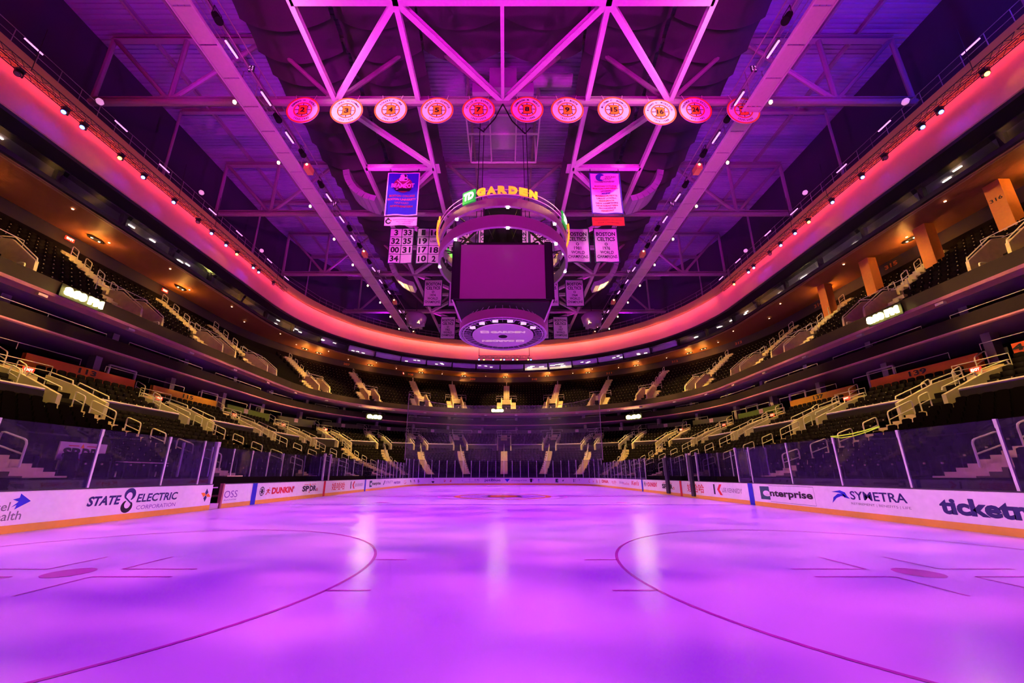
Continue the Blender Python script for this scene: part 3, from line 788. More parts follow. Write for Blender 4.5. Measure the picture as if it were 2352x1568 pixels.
for i, s in enumerate(AISL):
    wh = where(s, i, NL)
    f, T = loc('low', s, 22.)
    o = stair('low', s, 14.4, 23.8, lowz, 1.15).build('aisle_stairs', CSTAIR if not (0 < s < PI) else CSTAIR)
    tag(o, f'concrete stairs up the lower seats, {wh}', 'stairs', 'stairs through the lower seats')
    o = stair('low', s, 27.6, 29.0, lowz, 1.1).build('aisle_stairs', CSTAIR); tag(o, f'short concrete stairs above the vomitory, {wh}', 'stairs', 'short stairs at the top of the lower seats')
    for k, (a, b, n) in enumerate(LR):
        handrail(f, 'low', a, b, lowz, .0, f'tubular handrail, {nth(k+1)} up from the ice, lower {wh}', 'handrails on the lower stairs', posts=n)
    for k, (a, b, t_) in enumerate(((28.4, 29.2, -.5), (26.9, 27.5, -.6), (25.9, 26.5, -1.5))):
        handrail(f, 'low', a, b, lowz, t_, f'small tubular handrail, {nth(k+1)} below the coloured wall, lower {wh}', 'handrails at the top of the lower seats', feet=False)
    # vomitory walls
    t = thing('vomitory', f'pale concrete vomitory walls in the lower seats, {wh}', 'stairwell', tuple(f(25.5, 0, 5.3)), 'vomitories of the lower seats')
    m = MB()
    for q in (-1, 1):
        wallpoly(m, f, q*1.2, .2, [(23.75, lowz(23.3)-.3), (23.75, lowz(23.7)+.85), (26.2, 6.85), (27.9, 7.42), (27.9, 6.2), (25.0, 5.0)])
    m.build('side_wall', CONC, t)
    m = MB(); wallpoly(m, f, 0, 2.2, [(27.75, 5.4), (27.75, 7.2), (27.95, 7.25), (27.95, 5.4)]); m.build('rear_wall', CONC, t)
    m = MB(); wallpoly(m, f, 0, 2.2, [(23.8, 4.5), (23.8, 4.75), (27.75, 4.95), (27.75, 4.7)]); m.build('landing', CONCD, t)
    for q in (-1, 1):
        m = MB(); e = q*1.2
        m.tube([f(23.75, e, 5.9), f(23.8, e, 6.08), f(25.8, e, 6.93), f(25.9, e, 6.72)], .035, 6); m.tube([f(24.8, e, 6.1), f(24.8, e, 6.48)], .025, 5)
        m.tube([f(26.2, e, 6.85), f(26.25, e, 7.08), f(27.8, e, 7.62), f(27.88, e, 7.4)], .035, 6); m.build('top_rail', STEEL, t)
    m = MB(); m.tube([f(27.9, -1.3, 7.25), f(27.9, -1.3, 8.0), f(27.9, 1.3, 8.0), f(27.9, 1.3, 7.25)], .025, 6); m.tube([f(27.9, -1.3, 7.65), f(27.9, 1.3, 7.65)], .02, 6); m.build('guard_rail', STEEL, t)
    # exit sign
    if i < 6 or i > NL-7:
        ex = thing('exit_sign', f'small red lit EXIT sign in the lower vomitory, {wh}', 'exit sign', tuple(f(27.6, 0, 7.1)), 'exit signs of the lower vomitories')
        F = frame(f(27.62, 0, 7.42), T, (0, 0, 1)); inn = V3((T.y, -T.x, 0))
        F = frame(f(27.62, 0, 7.42)+inn*.05, T, (0, 0, 1))
        m = MB(); m.box((0, 0, 0), (.5, .24, .06), 0, F); m.build('sign_box', mat('exit_red', (.8, .03, .02), .4, emit=(1, .03, .01), es=1.6), ex)
        m = MB(); m.text('EXIT', -.2, .2, -.075, .075, 0, lambda a, b, c=0: F(a, b, .035), bold=.03); m.build('lettering', mat('exit_white', (1, .8, .7), .4, emit=(1, .75, .55), es=3.), ex)
NU = len(AISU)
CUP = mat('upper_concrete', (.72, .60, .34), .8, nscale=3., noise=.2)
for i, s in enumerate(AISU):
    wh = where(s, i, NU)
    f, T = loc('up', s, 29.5)
    o = stair('up', s, 30.3, 36.2, upz, 1.15).build('aisle_stairs', CUP); tag(o, f'steep concrete stairs of the upper balcony, {wh}', 'stairs', 'stairs of the upper balcony')
    for q in (-1, 1):
        o = stair('up', s, 27.25, 30.4, upz, .8, q*1.35).build('aisle_stairs', CUP)
        tag(o, f'narrow stairs on the {"one" if q < 0 else "other"} flank of the upper vomitory, {wh}', 'stairs', 'narrow stairs beside the upper vomitories')
    t = thing('vomitory', f'pale concrete vomitory walls at the balcony front, {wh}', 'stairwell', tuple(f(29., 0, 13.4)), 'vomitories of the upper balcony')
    m = MB()
    for q in (-1, 1): wallpoly(m, f, q*.88, .16, [(27.25, 12.0), (27.25, 13.0), (27.55, 13.1), (27.6, 13.75), (29.5, 15.25), (30.45, 15.35), (30.45, 14.0), (28., 12.2)])
    m.build('side_wall', CUP, t)
    m = MB(); wallpoly(m, f, 0, 1.65, [(30.3, 13.2), (30.3, 15.1), (30.46, 15.2), (30.46, 13.2)]); m.build('rear_wall', CUP, t)
    m = MB(); wallpoly(m, f, 0, 1.65, [(27.4, 12.2), (27.4, 12.85), (27.55, 12.85), (27.55, 12.2)]); m.build('front_wall', CUP, t)
    m = MB(); wallpoly(m, f, 0, 1.6, [(27.55, 12.1), (27.55, 12.2), (30.3, 12.4), (30.3, 12.2)]); m.build('landing', CONCD, t)
    m = MB()
    for q in (-1, 1): m.tube([f(27.6, q*.88, 13.7), f(27.65, q*.88, 13.95), f(29.45, q*.88, 15.42), f(30.4, q*.88, 15.5)], .035, 6)
    m.build('top_rail', STEEL, t)
    m = MB(); m.tube([f(30.4, -1.9, 14.9), f(30.4, -1.9, 15.9), f(30.4, 1.9, 15.9), f(30.4, 1.9, 14.9)], .025, 6); m.tube([f(30.4, -1.9, 15.45), f(30.4, 1.9, 15.45)], .02, 6); m.build('guard_rail', TRUSSM, t)
    for k, a in enumerate((31.0, 32.35, 33.7, 35.1)):
        handrail(f, 'up', a, a+.62, upz, 0, f'short tubular handrail, {nth(k+1)} up the balcony stairs, {wh}', 'handrails on the balcony stairs', h=.95, feet=False)
    handrail(f, 'up', 26.95, 27.5, lambda r: 12.3, 0, f'low handrail at the balcony edge, {wh}', 'handrails at the balcony edge', h=.75, feet=False)

# ---- seats
def seat_boxes():
    b = MB()
    return b
def seat_parts():
    se = MB(); se.box((0, .20, .40), (.44, .10, .36)); se.box((0, .28, .36), (.4, .08, .26))
    bk = MB(); bk.add([(-.22, .30, .40), (.22, .30, .40), (.22, .36, .84), (-.22, .36, .84), (-.22, .35, .40), (.22, .35, .40), (.22, .42, .82), (-.22, .42, .82), (-.14, .365, .88), (.14, .365, .88), (.14, .42, .86), (-.14, .42, .86)],
        [(0,1,2,9,8,3),(7,11,10,6,5,4),(0,4,5,1),(1,5,6,2),(3,7,4,0),(8,11,7,3),(9,10,11,8),(2,6,10,9)])
    ar = MB(); ar.box((.265, .22, .46), (.05, .34, .05)); ar.box((.265, .30, .22), (.045, .08, .46)); ar.box((.265, .055, .475), (.055, .03, .06), 1)
    return se, bk, ar
se, bk, ar = seat_parts()
CAMP = V3((.18, 3.17, 1.5))
allseats = []
def rowseats(kind, rows, zf, gap_s, gw, skip=None):
    out = []
    for ri, r in enumerate(rows):
        s = S0; rr = r+.42
        prev = at(kind, rr, s, 0)
        while s < S1:
            l = 1. if (s <= -.02 or s >= PI) else (at(kind, rr, s+.005, 0)-at(kind, rr, s-.005, 0)).length/.01
            s += .545/l
            p = at(kind, rr, s, zf(r+.3)); ok = p.y > 6.
            if ok:
                for g in gap_s:
                    if (apt(kind, g, rr, 0)-V3((p.x, p.y, 0))).length < (gw(rr)): ok = False; break
            if ok: out.append((p, tang(kind, rr, s), ri, s, kind))
    return out
lo = rowseats('low', LOWROWS, lambda r: lowz(r-.25) if r < 24.4 else lowz(r), AISL, lambda r: .95 if r < 23.4 else 1.65)
lo2 = rowseats('low', LOWROWS2[:4], lambda r: lowz(r), AISL, lambda r: 1.65 if r < 28. else .9)
up = rowseats('up', UPROWS, lambda r: upz(r-.3), AISU, lambda r: 2.1 if r < 30.6 else .95)
def vis(p):
    d = p-CAMP; return d.y > 0 and abs(d.x)/d.y < 1.45
lo.sort(key=lambda q: (not vis(q[0]), (q[0]-CAMP).length))
near = lo[:300]; rest = lo[300:]
root0 = None
ROWN = {}
for p, T, ri, s, kind in near:
    T = V3((T.x, T.y, 0)).normalized(); O = V3((-T.y, T.x, 0))
    M = Matrix(((T.x, O.x, 0, p.x), (T.y, O.y, 0, p.y), (0, 0, 1, p.z), (0, 0, 0, 1)))
    sd = 'bench side' if p.x < 0 else 'penalty box side'
    lab = f'black folded arena seat in the {nth(ri+1)} row up from the {sd} glass'
    grp = f'nearest black seats, {sd}, {nth(ri+1)} row'
    if root0 is None:
        root0 = ar.build('arena_seat', [SEATM, STUD]); tag(root0, lab, 'seat', grp)
        a = se.build('seat', SEATM); a.parent = root0; a = bk.build('backrest', SEATB); a.parent = root0
        root0.matrix_world = M
    else: dup(root0, M, lab, grp)
def seatmass(lst, name, label, lite=False):
    if lite:
        b = MB(); b.box((0, .2, .40), (.42, .1, .34)); b.box((0, .36, .62), (.44, .06, .46)); b.box((.265, .055, .475), (.055, .03, .06), 1)
    else:
        b = MB(); b.add(se.v, se.f); b.add(bk.v, bk.f); b.box((.265, .055, .475), (.055, .03, .06), 1)
    V = np.array(b.v, float); n = len(V); N = len(lst)
    P = np.array([q[0] for q in lst]); T = np.array([q[1] for q in lst]); T[:, 2] = 0; T /= np.linalg.norm(T, axis=1)[:, None]
    O = np.stack([-T[:, 1], T[:, 0], T[:, 2]*0], 1)
    W = P[:, None, :]+V[None, :, 0, None]*T[:, None, :]+V[None, :, 1, None]*O[:, None, :]
    W[..., 2] += V[None, :, 2]
    W = W.reshape(-1, 3)
    fl = [len(f) for f in b.f]; idx = np.concatenate([np.array(f) for f in b.f]); L = len(idx)
    me = bpy.data.meshes.new(name)
    me.vertices.add(N*n); me.vertices.foreach_set('co', W.ravel())
    me.loops.add(N*L); me.loops.foreach_set('vertex_index', (idx[None, :]+(np.arange(N)*n)[:, None]).ravel())
    me.polygons.add(N*len(fl))
    st = np.concatenate([[0], np.cumsum(fl)[:-1]]); me.polygons.foreach_set('loop_start', (st[None, :]+(np.arange(N)*L)[:, None]).ravel())
    me.polygons.foreach_set('material_index', np.tile(np.array(b.m), N))
    me.materials.append(SEATM); me.materials.append(STUD); me.update(calc_edges=True); me.validate()
    o = bpy.data.objects.new(name, me); COL.objects.link(o)
    tag(o, label, 'seats', None, 'stuff')
seatmass(rest, 'lower_seating', 'rows of black seats filling the lower bowl round the rink')
seatmass(lo2, 'rear_lower_seating', 'rows of black seats between the pale parapet and the coloured wall')
seatmass(up, 'balcony_seating', 'steep rows of black seats filling the upper balcony', True)
# ------------------------------------------------------------------ upper back wall, soffit, press level, red band
WOOD = mat('soffit_wood', (.42, .17, .05), .5, spec=.2)
nt = WOOD.node_tree; bs = nt.nodes['Principled BSDF']
tc = [n for n in nt.nodes if n.type == 'TEX_COORD'][0]
wv = nt.nodes.new('ShaderNodeTexWave'); wv.bands_direction = 'X'; wv.inputs['Scale'].default_value = 2.2; wv.inputs['Distortion'].default_value = .6
nt.links.new(tc.outputs['Object'], wv.inputs['Vector'])
bp = nt.nodes.new('ShaderNodeBump'); bp.inputs['Strength'].default_value = .6; bp.inputs['Distance'].default_value = .03
nt.links.new(wv.outputs['Fac'], bp.inputs['Height']); nt.links.new(bp.outputs['Normal'], bs.inputs['Normal'])
BACKW = mat('back_wall', (.05, .035, .035), .7)
struct(sweep(MB(), 'up', [(36.9, 19.5), (36.95, 21.35)]).build('wall_back', BACKW), 'dark wall behind the top row of the balcony')
struct(sweep(MB(), 'band', [(31., 20.92), (34., 21.15), (37.2, 21.35), (37.2, 21.6)]).build('ceiling_soffit', WOOD), 'slatted wood soffit over the upper balcony')
struct(sweep(MB(), 'band', [(32.1, 21.3), (31., 21.26), (30.98, 20.92), (31.2, 20.9)]).build('trim_press', DARK), 'dark fascia under the press level windows')
m = MB()
for r in (31.25, 31.5): sweep(m, 'band', [(r, 20.93), (r, 20.89), (r+.1, 20.89), (r+.1, 20.95)])
struct(m.build('trim_soffit', mat('soffit_trim', (.55, .35, .16), .4)), 'pale twin strips along the soffit edge')
struct(sweep(MB(), 'band', [(30.02, 23.0), (30.05, 22.78), (32.2, 22.72)]).build('trim_header', DARK), 'dark header under the red band')
struct(sweep(MB(), 'band', [(32.1, 21.3), (35.5, 21.3), (35.5, 22.75), (32.2, 22.72)]).build('wall_press', mat('press_wall', (.30, .25, .30), .7)), 'rooms of the press level')
struct(sweep(MB(), 'band', [(30.02, 23.0), (29.95, 23.05), (29.72, 25.55)]).build('trim_band', BAND), 'wide pale band round the hall washed in red and coral light')
struct(sweep(MB(), 'band', [(29.72, 25.55), (29.55, 25.6), (29.55, 26.75), (29.75, 26.8)]).build('trim_ledge', LEDGE), 'brown ledge above the red band')
struct(sweep(MB(), 'band', [(29.6, 26.78), (31.4, 26.85), (31.4, 27.0)]).build('catwalk_floor', DARK), 'dark perimeter walkway floor')
struct(sweep(MB(), 'band', [(33.2, 26.9), (33.2, 36.2)]).build('wall_clerestory', mat('upper_wall', (.035, .03, .045), .8)), 'dark wall above the perimeter walkway')
# railing of the perimeter walkway in lengths
ss = between(SL(6.), SR(6.), 9.5, 'band', 29.7)
for i in range(len(ss)-1):
    a, b = ss[i], ss[i+1]; n = 8; pts = [at('band', 29.75, a+(b-a)*k/n, 26.8) for k in range(n+1)]
    m = MB()
    for h in (.55, 1.1): m.tube([p+V3((0, 0, h)) for p in pts], .025, 5)
    for p in pts: m.tube([p, p+V3((0, 0, 1.1))], .022, 5)
    o = m.build('walkway_railing', TRUSSD); tag(o, f'dark pipe railing of the perimeter walkway, {nth(i+1)} from the near bench side', 'railing', 'railings of the perimeter walkway')
# windows of the press level
wn = 0
ss = between(SL(6.), SR(6.), 4.6, 'band', 31.5)
ROOM_GLOW = mat('room_glow', (.8, .75, .6), .6, emit=(1., .80, .48), es=1.1)  # the wall itself emits, in place of lamplight falling on it
LAMP = mat('room_lamp', (1, 1, .9), .4, emit=(1., .88, .68), es=9.)
for i in range(len(ss)-1):
    a, b = ss[i], ss[i+1]; mid = (a+b)/2; pa, pb = at('band', 32., a, 0), at('band', 32., b, 0)
    T = (pb-pa).normalized(); L = (pb-pa).length; O = V3((-T.y, T.x, 0)); wn += 1
    f = frame(pa, T, (0, 0, 1), -O)
    fr = MB()
    fr.box((.15, 22.0, -.1), (.3, 1.5, .35), 0, f)
    fr.box((L/2, 21.36, 0), (L, .1, .12), 0, f); fr.box((L/2, 22.68, .5), (L, .1, .12), 0, f)
    wf = fr.build(f'window_{wn}', DARK); struct(wf, f'press level window, {nth(wn)} counted round from the near bench side')
    g = MB(); g.add([(.3, 21.4, .0), (L, 21.4, .0), (L, 22.64, .62), (.3, 22.64, .62)], [(0,1,2,3)], 0, f)
    g.build('pane', PANEW, wf)
    r = random.Random(i*3+1)
    y = at('band', 32., mid, 0).y
    lit = (0 < mid < PI and abs(mid-PI/2-.27) < .16) or (mid > PI and 33.5 < y < 38.5)
    if lit:
        q = MB(); q.box((L/2, 22.0, -2.2), (L*.96, 1.3, .05), 0, f); struct(q.build('glow_wall', ROOM_GLOW), 'office wall behind a press window, glowing in place of room light')
    if lit or r.random() < .55:
        for k in range(3 if not lit else 4):
            q = MB(); x = L*(.15+.7*r.random()); q.box((x, 22.66, -.5-1.6*r.random()), (.5 if not lit else .9, .05, .10), 0, f)
            o = q.build('office_lamp', LAMP); tag(o, f'small bright ceiling lamp, {nth(k+1)} in the {nth(wn)} press window from the bench side', 'lamp', 'lamps behind the press windows')
    if r.random() < .7:
        q = MB()
        for k in range(4):
            x = L*(.15+.22*k); q.box((x, 21.62, -.9), (.4, .5, .08), 0, f); q.box((x, 21.5, -.7), (.4, .06, .4), 0, f)
        o = q.build('press_chair', mat('chair_grey', (.4, .38, .36), .5)); tag(o, f'row of pale chairs in the {nth(wn)} press window from the near bench side', 'chairs', None, 'stuff')
# soffit downlights
SBULB = mat('soffit_bulb', (1, .8, .5), .4, emit=(1., .72, .32), es=14.)
ss = [SL(y) for y in (13.5, 21.8, 30.13, 38.5, 46.5)]+[PI-a for a in (2.72, 2.35, 2.06, 1.81, 1.565, 1.32, 1.08, .80, .42)]+[SR(y) for y in (46.5, 38.5, 30.13, 21.8, 13.5)]
SOFS = ss
for i, s in enumerate(ss):
    f, T = loc('band', s, 35.); p = f(35.1, 0, 21.16); O = V3((-T.y, T.x, 0))
    m = MB(); m.lathe([(0, -.02), (.5, -.02), (.55, .02), (.3, .08)], 18, 0, lambda a, b, c: p+T*a*1.2+O*b*.5+V3((0, 0, -.06+c)))
    o = m.build('downlight', DARKER); tag(o, f'oval recessed downlight in the wood soffit, {nth(i+1)} counted round from the near bench side', 'downlight', 'downlights in the wood soffit')
    m = MB(); 
    for q in (-.28, .28): m.disc(.07, 0, lambda a, b, c=0: p+T*(a+q)+O*b+V3((0, 0, -.1+c)), n=12, dep=.02)
    m.build('bulb', SBULB, o)
for i, s in enumerate(between(SL(14.), SR(14.), 4.1, 'band', 33.)):
    p = at('band', 32.6+1.6*(i % 2), s, 20.98)
    m = MB(); m.lathe([(0, -.03), (.07, -.03), (.08, .02)], 10, 0, lambda a, b, c: p+V3((a, b, c)))
    o = m.build('pin_lamp', mat('pin_glow', (1, .7, .5), .4, emit=(1, .55, .35), es=4.)); tag(o, f'tiny round lamp in the wood soffit, {nth(i+1)} counted round from the near bench side', 'lamp', 'tiny lamps in the soffit')
# numbers on the back wall, orange pillars on the penalty box side, exit signs
for i, (s, n) in enumerate(((SR(33.5), '315'), (SR(41.7), '314'), (PI-.28, '313'), (PI-.62, '312'), (PI-.98, '311'), (PI-1.4, '310'), (PI-1.75, '309'), (PI-2.1, '308'), (PI-2.45, '307'))):
    f, T = loc('up', s, 36.8); p = f(36.86, 0, 20.75); O = V3((-T.y, T.x, 0))
    m = MB(); m.text(n, -.55, .55, -.2, .2, 0, frame(p-O*.04, T, (0, 0, 1)), bold=.03, dep=.03)
    o = m.build('section_number', mat('number_orange', (.6, .16, .04), .5)); tag(o, f'small orange section number on the dark balcony wall, {nth(i+1)} from the penalty box side', 'number sign', 'section numbers on the balcony wall')
PIL = mat('pillar_orange', (.75, .26, .05), .6)
for i, y in enumerate((15.5, 23.9, 28.4, 33.1, 37.8)):
    m = MB(); m.box((34.2, y, 19.1), (.8, .85, 3.9)); o = m.build('pillar', PIL)
    tag(o, f'orange painted pillar rising through the balcony seats, {nth(i+1)} from the near end', 'pillar', 'orange pillars on the penalty box side')
    if i == 1:
        m = MB(); m.text('316', -.32, .32, -.13, .13, 0, frame((33.79, y, 19.75), (0, -1, 0), (0, 0, 1)), bold=.02); m.build('number', BLACK, o)
for i, y in enumerate((29.6, 38.4, 47.)):
    t = thing('exit_sign', f'red lit EXIT sign on the upper bench side wall, {nth(i+1)} along', 'exit sign', (-36.5, y, 20.7), 'exit signs on the upper wall')
    p = at('up', 36.6, SL(y), 20.75); F = frame(p, (0, 1, 0), (0, 0, 1))
    m = MB(); m.box((0, 0, 0), (.62, .3, .08), 0, F); m.build('sign_box', MATS['exit_red'], t)
    m = MB(); m.text('EXIT', -.25, .25, -.09, .09, 0, lambda a, b, c=0: F(a, b, .045), bold=.03); m.build('lettering', MATS['exit_white'], t)

# ---- lattice light trusses in front of the band, with their lamps
def lattice(name, p, q, w, h, bay, label, cat, mt, grp=None):
    p, q = V3(p), V3(q); d = (q-p); L = d.length; d.normalize(); X = d.cross(V3((0, 0, 1))).normalized()
    t = thing(name, label, cat, tuple((p+q)/2), grp); m = MB()
    C4 = [X*(i*w/2)+V3((0, 0, j*h/2)) for i, j in ((-1,-1),(1,-1),(1,1),(-1,1))]
    for c in C4: m.tube([p+c, q+c], .03, 6)
    m.build('chord', mt, t); m = MB(); n = int(L/bay)
    for k in range(n):
        a = p+d*(L*k/n); b = p+d*(L*(k+1)/n)
        for j in range(4):
            c, e = C4[j], C4[(j+1) % 4]
            m.tube([a+c, b+e] if k % 2 else [a+e, b+c], .016, 4)
    m.build('lacing', mt, t); return t
FIX = [(19.29,'o'),(21.61,'b'),(22.68,'b'),(25.15,'d'),(26.95,'b'),(29.68,'b'),(32.2,'o'),(33.85,'b'),(35.75,'b'),(37.3,'d'),(39.92,'b'),(40.85,'b'),(43.6,'o')]
FIXL = dict(zip([y for y, c in FIX], 'dbbobbdbbobbd'))
LBLUE = mat('lens_blue', (.3, .4, 1), .3, emit=(.06, .14, 1.), es=14.); LORG = mat('lens_orange', (1, .8, .4), .3, emit=(1., .45, .05), es=12.); LOFF = mat('lens_dark', (.3, .25, .25), .2)
FIXTURES = []
for sd, nm in ((-1, 'bench side'), (1, 'penalty box side')):
    for k, (a, b) in enumerate(((8., 17.6), (17.7, 32.0), (32.1, 46.2))):
        lattice('light_truss', (sd*28.8, a, 25.15), (sd*28.8, b, 25.15), .42, .5, .45, f'black lattice light truss along the red band, {nth(k+1)} length on the {nm}', 'light truss', CAP, 'lattice light trusses along the red band')
        for y in (a+2, b-2):
            m = MB(); m.tube([(sd*28.8, y, 25.4), (sd*28.9, y, 28.9)], .02, 5); o = m.build('suspension_cable', DARK)
            tag(o, f'thin {"nearer" if y < (a+b)/2 else "farther"} cable holding the {nth(k+1)} lattice truss on the {nm}', 'cable', 'cables of the light trusses')
    for i, (y, c) in enumerate(FIX):
        if sd < 0: c = FIXL[y]
        z = 24.83; p = V3((sd*28.75, y, z))
        cw = {'b': 'blue glowing', 'o': 'amber glowing', 'd': 'unlit black'}[c]
        t = thing('moving_head_lamp', f'{cw} stage lamp under the lattice truss, {nth(i+1)} on the {nm}', 'stage lamp', tuple(p), 'stage lamps under the lattice trusses')
        m = MB(); m.box((p.x, p.y, p.z-.02), (.32, .3, .14)); m.build('base', CAP, t)
        m = MB(); m.box((p.x, p.y-.17, p.z-.2), (.1, .04, .34)); m.box((p.x, p.y+.17, p.z-.2), (.1, .04, .34)); m.build('yoke', CAP, t)
        ax = V3((-sd*.5, -.55, -.62)).normalized(); h = p+V3((0, 0, -.3))
        m = MB(); m.tube([h-ax*.2, h-ax*.12, h+ax*.17, h+ax*.2], [.1, .14, .15, .14], 14); m.build('head', CAP, t)
        m = MB(); m.tube([h+ax*.2, h+ax*.225], [.12, .11], 14); m.build('lens', {'b': LBLUE, 'o': LORG, 'd': LOFF}[c], t)
        FIXTURES.append((h+ax*.3, c, sd, h))
# small truss of lamps hung at the far end
lattice('light_truss', (-4.7, 66., 22.4), (4.7, 66., 22.4), .4, .4, .5, 'short lattice light truss hung across the far end with coloured lamps', 'light truss', CAP)
for sx in (-4.6, 4.6):
    m = MB(); m.tube([(sx, 66., 22.6), (sx, 66., 29.)], .05, 6); tag(m.build('suspension_cable', DARK), f'dark cable holding the far end lamp truss at its {"bench" if sx < 0 else "penalty box"} side', 'cable', 'cables of the far truss')
for i, (x, c) in enumerate(((-4.6,'b'),(-3.7,'o'),(-2.0,'b'),(-.6,'o'),(.0,'b'),(1.6,'b'),(2.4,'o'),(5.0-.6,'o'),(4.9,'b'))):
    t = thing('stage_lamp', f'{"blue" if c == "b" else "amber"} lamp on the far end truss, {nth(i+1)} from the bench side', 'stage lamp', (x, 66., 22.1), 'lamps on the far end truss')
    m = MB(); m.tube([(x, 66.05, 22.2), (x, 65.95, 22.0), (x, 65.85, 21.85)], [.08, .15, .16], 10); m.build('head', CAP, t)
    m = MB(); m.tube([(x, 65.85, 21.85), (x, 65.83, 21.83)], [.14, .13], 12); m.build('lens', LBLUE if c == 'b' else LORG, t)

# ------------------------------------------------------------------ roof
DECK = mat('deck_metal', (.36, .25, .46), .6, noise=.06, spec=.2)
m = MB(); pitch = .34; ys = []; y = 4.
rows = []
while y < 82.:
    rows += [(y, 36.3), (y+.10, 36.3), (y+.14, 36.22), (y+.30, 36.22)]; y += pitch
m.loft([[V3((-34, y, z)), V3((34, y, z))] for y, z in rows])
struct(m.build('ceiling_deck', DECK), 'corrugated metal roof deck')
# trusses
ZB, ZT = 29., 35.5
TY = (12.2, 24.35, 36.5, 48.65, 60.8, 72.95)
TN = ('nearest', 'second', 'third', 'fourth', 'fifth', 'farthest')
for i, y in enumerate(TY):
    xe = 31.4 if i < 4 else 29.5 if i == 4 else 24.
    t = thing('roof_truss', f'wide steel roof truss across the hall, {TN[i]} of six', 'roof truss', (0, y, ZB), 'steel trusses across the roof')
    m = MB(); m.tube([(-xe, y, ZB-.1), (xe, y, ZB-.1)], .24, 10); m.bar((-xe, y, ZB+.25), (xe, y, ZB+.25), .34, .1); m.build('bottom_chord', TRUSSD, t)
    m = MB(); m.ibeam((-xe, y, ZT), (xe, y, ZT), .4, .45); m.build('top_chord', TRUSSD, t)
    web = []
    bn = [0, 12.7, 25.4]; tn = [6.35, 19.05, 31.3]
    for sgn in (-1, 1):
        for a, b in ((0, 6.35), (12.7, 6.35), (12.7, 19.05), (25.4, 19.05), (25.4, 25.4), (25.4, 31.3)):
            if b <= xe+.5: web.append((sgn*a, sgn*b))
    for a, b in web:
        m = MB(); m.tube([(a, y, ZB), (b, y, ZT)], .17, 8); m.build('web_member', TRUSSD, t)
    if xe > 31:
        for sgn in (-1, 1): m = MB(); m.tube([(sgn*31.3, y, ZB-.1), (sgn*31.3, y, ZT)], .17, 8); m.build('end_post', TRUSSD, t)
    m = MB()
    for a in (-25.4, -12.7, 0, 12.7, 25.4): m.box((a, y, ZB+.1), (1.5, .16, .8))
    m.build('gusset', TRUSSD, t)
# horizontal grid in the plane of the bottom chords
k = 0
for x in (-12.7, -6.4, 6.4, 12.7):
    m = MB(); m.ibeam((x, 8., ZB), (x, 74., ZB), .34, .42); o = m.build('roof_girder', TRUSSM)
    tag(o, f'long pale girder running the length of the roof, {"inner" if abs(x) < 7 else "outer"} one on the {"bench" if x < 0 else "penalty box"} side', 'girder', 'long girders under the roof')
m = MB(); m.ibeam((0, 8., ZB), (0, 24.2, ZB), .24, .3); tag(m.build('roof_girder', TRUSSM), 'pale girder on the centre line between the near trusses', 'girder')
MY = [18.3, 30.45, 42.6, 54.7, 66.9]
for i, y in enumerate(MY):
    for a, b in ((-12.7, -6.4), (6.4, 12.7)) if i else ((-12.7, 12.7),):
        m = MB(); m.ibeam((a, y, ZB), (b, y, ZB), .34, .42); o = m.build('roof_strut', TRUSSM)
        tag(o, f'pale cross strut of the roof grid, {nth(i+1)} from the near end'+('' if not i else ', '+('bench' if a < 0 else 'penalty box')+' side'), 'strut', 'cross struts of the roof grid')
def brace(p, q, lab):
    m = MB(); m.ibeam(p, q, .34, .4); tag(m.build('roof_brace', TRUSSM), lab, 'brace', 'diagonal braces of the roof grid')
for sgn, sn in ((-1, 'bench'), (1, 'penalty box')):
    for i, y in enumerate(MY):
        for j, ty in enumerate((TY[i], TY[i+1])):
            fb = 'nearer' if j == 0 else 'farther'
            if i != 1: brace((sgn*6.4, y, ZB), (0, ty, ZB), f'pale diagonal brace, inner {fb} one of the {nth(i+1)} roof bay, {sn} side')
            brace((sgn*6.4, y, ZB), (sgn*12.7, ty, ZB), f'pale diagonal brace, outer {fb} one of the {nth(i+1)} roof bay, {sn} side')
        m = MB(); m.box((sgn*6.4, y, ZB-.12), (1.1, 1.0, .06)); tag(m.build('gusset_plate', TRUSSM), f'square gusset plate at the {nth(i+1)} grid node on the {sn} side', 'steel plate', 'gusset plates of the roof grid')
# purlins
for i, x in enumerate((-28.6, -25.4, -22.2, -19.05, -9.5, -3.2, 3.2, 9.5, 19.05, 22.2, 25.4, 28.6)):
    m = MB(); m.ibeam((x, 6., 36.0), (x, 74., 36.0), .2, .4); tag(m.build('purlin', TRUSSD), f'dark steel purlin under the roof deck, {nth(i+1)} from the bench side', 'purlin', 'purlins under the roof deck')
for i, y in enumerate(MY):
    for sgn in (-1, 1):
        m = MB(); m.ibeam((sgn*19., y, 35.7), (sgn*31.3, y, 35.7), .3, .45); tag(m.build('roof_beam', TRUSSD), f'dark cross beam under the deck, {nth(i+1)} on the {"bench" if sgn < 0 else "penalty box"} side', 'beam', 'cross beams under the deck')
        m = MB(); m.tube([(sgn*31.3, y, 27.), (sgn*31.3, y, 35.7)], .11, 8); tag(m.build('roof_post', TRUSSD), f'slim post at the roof edge, {nth(i+1)} on the {"bench" if sgn < 0 else "penalty box"} side', 'post', 'slim roof edge posts')
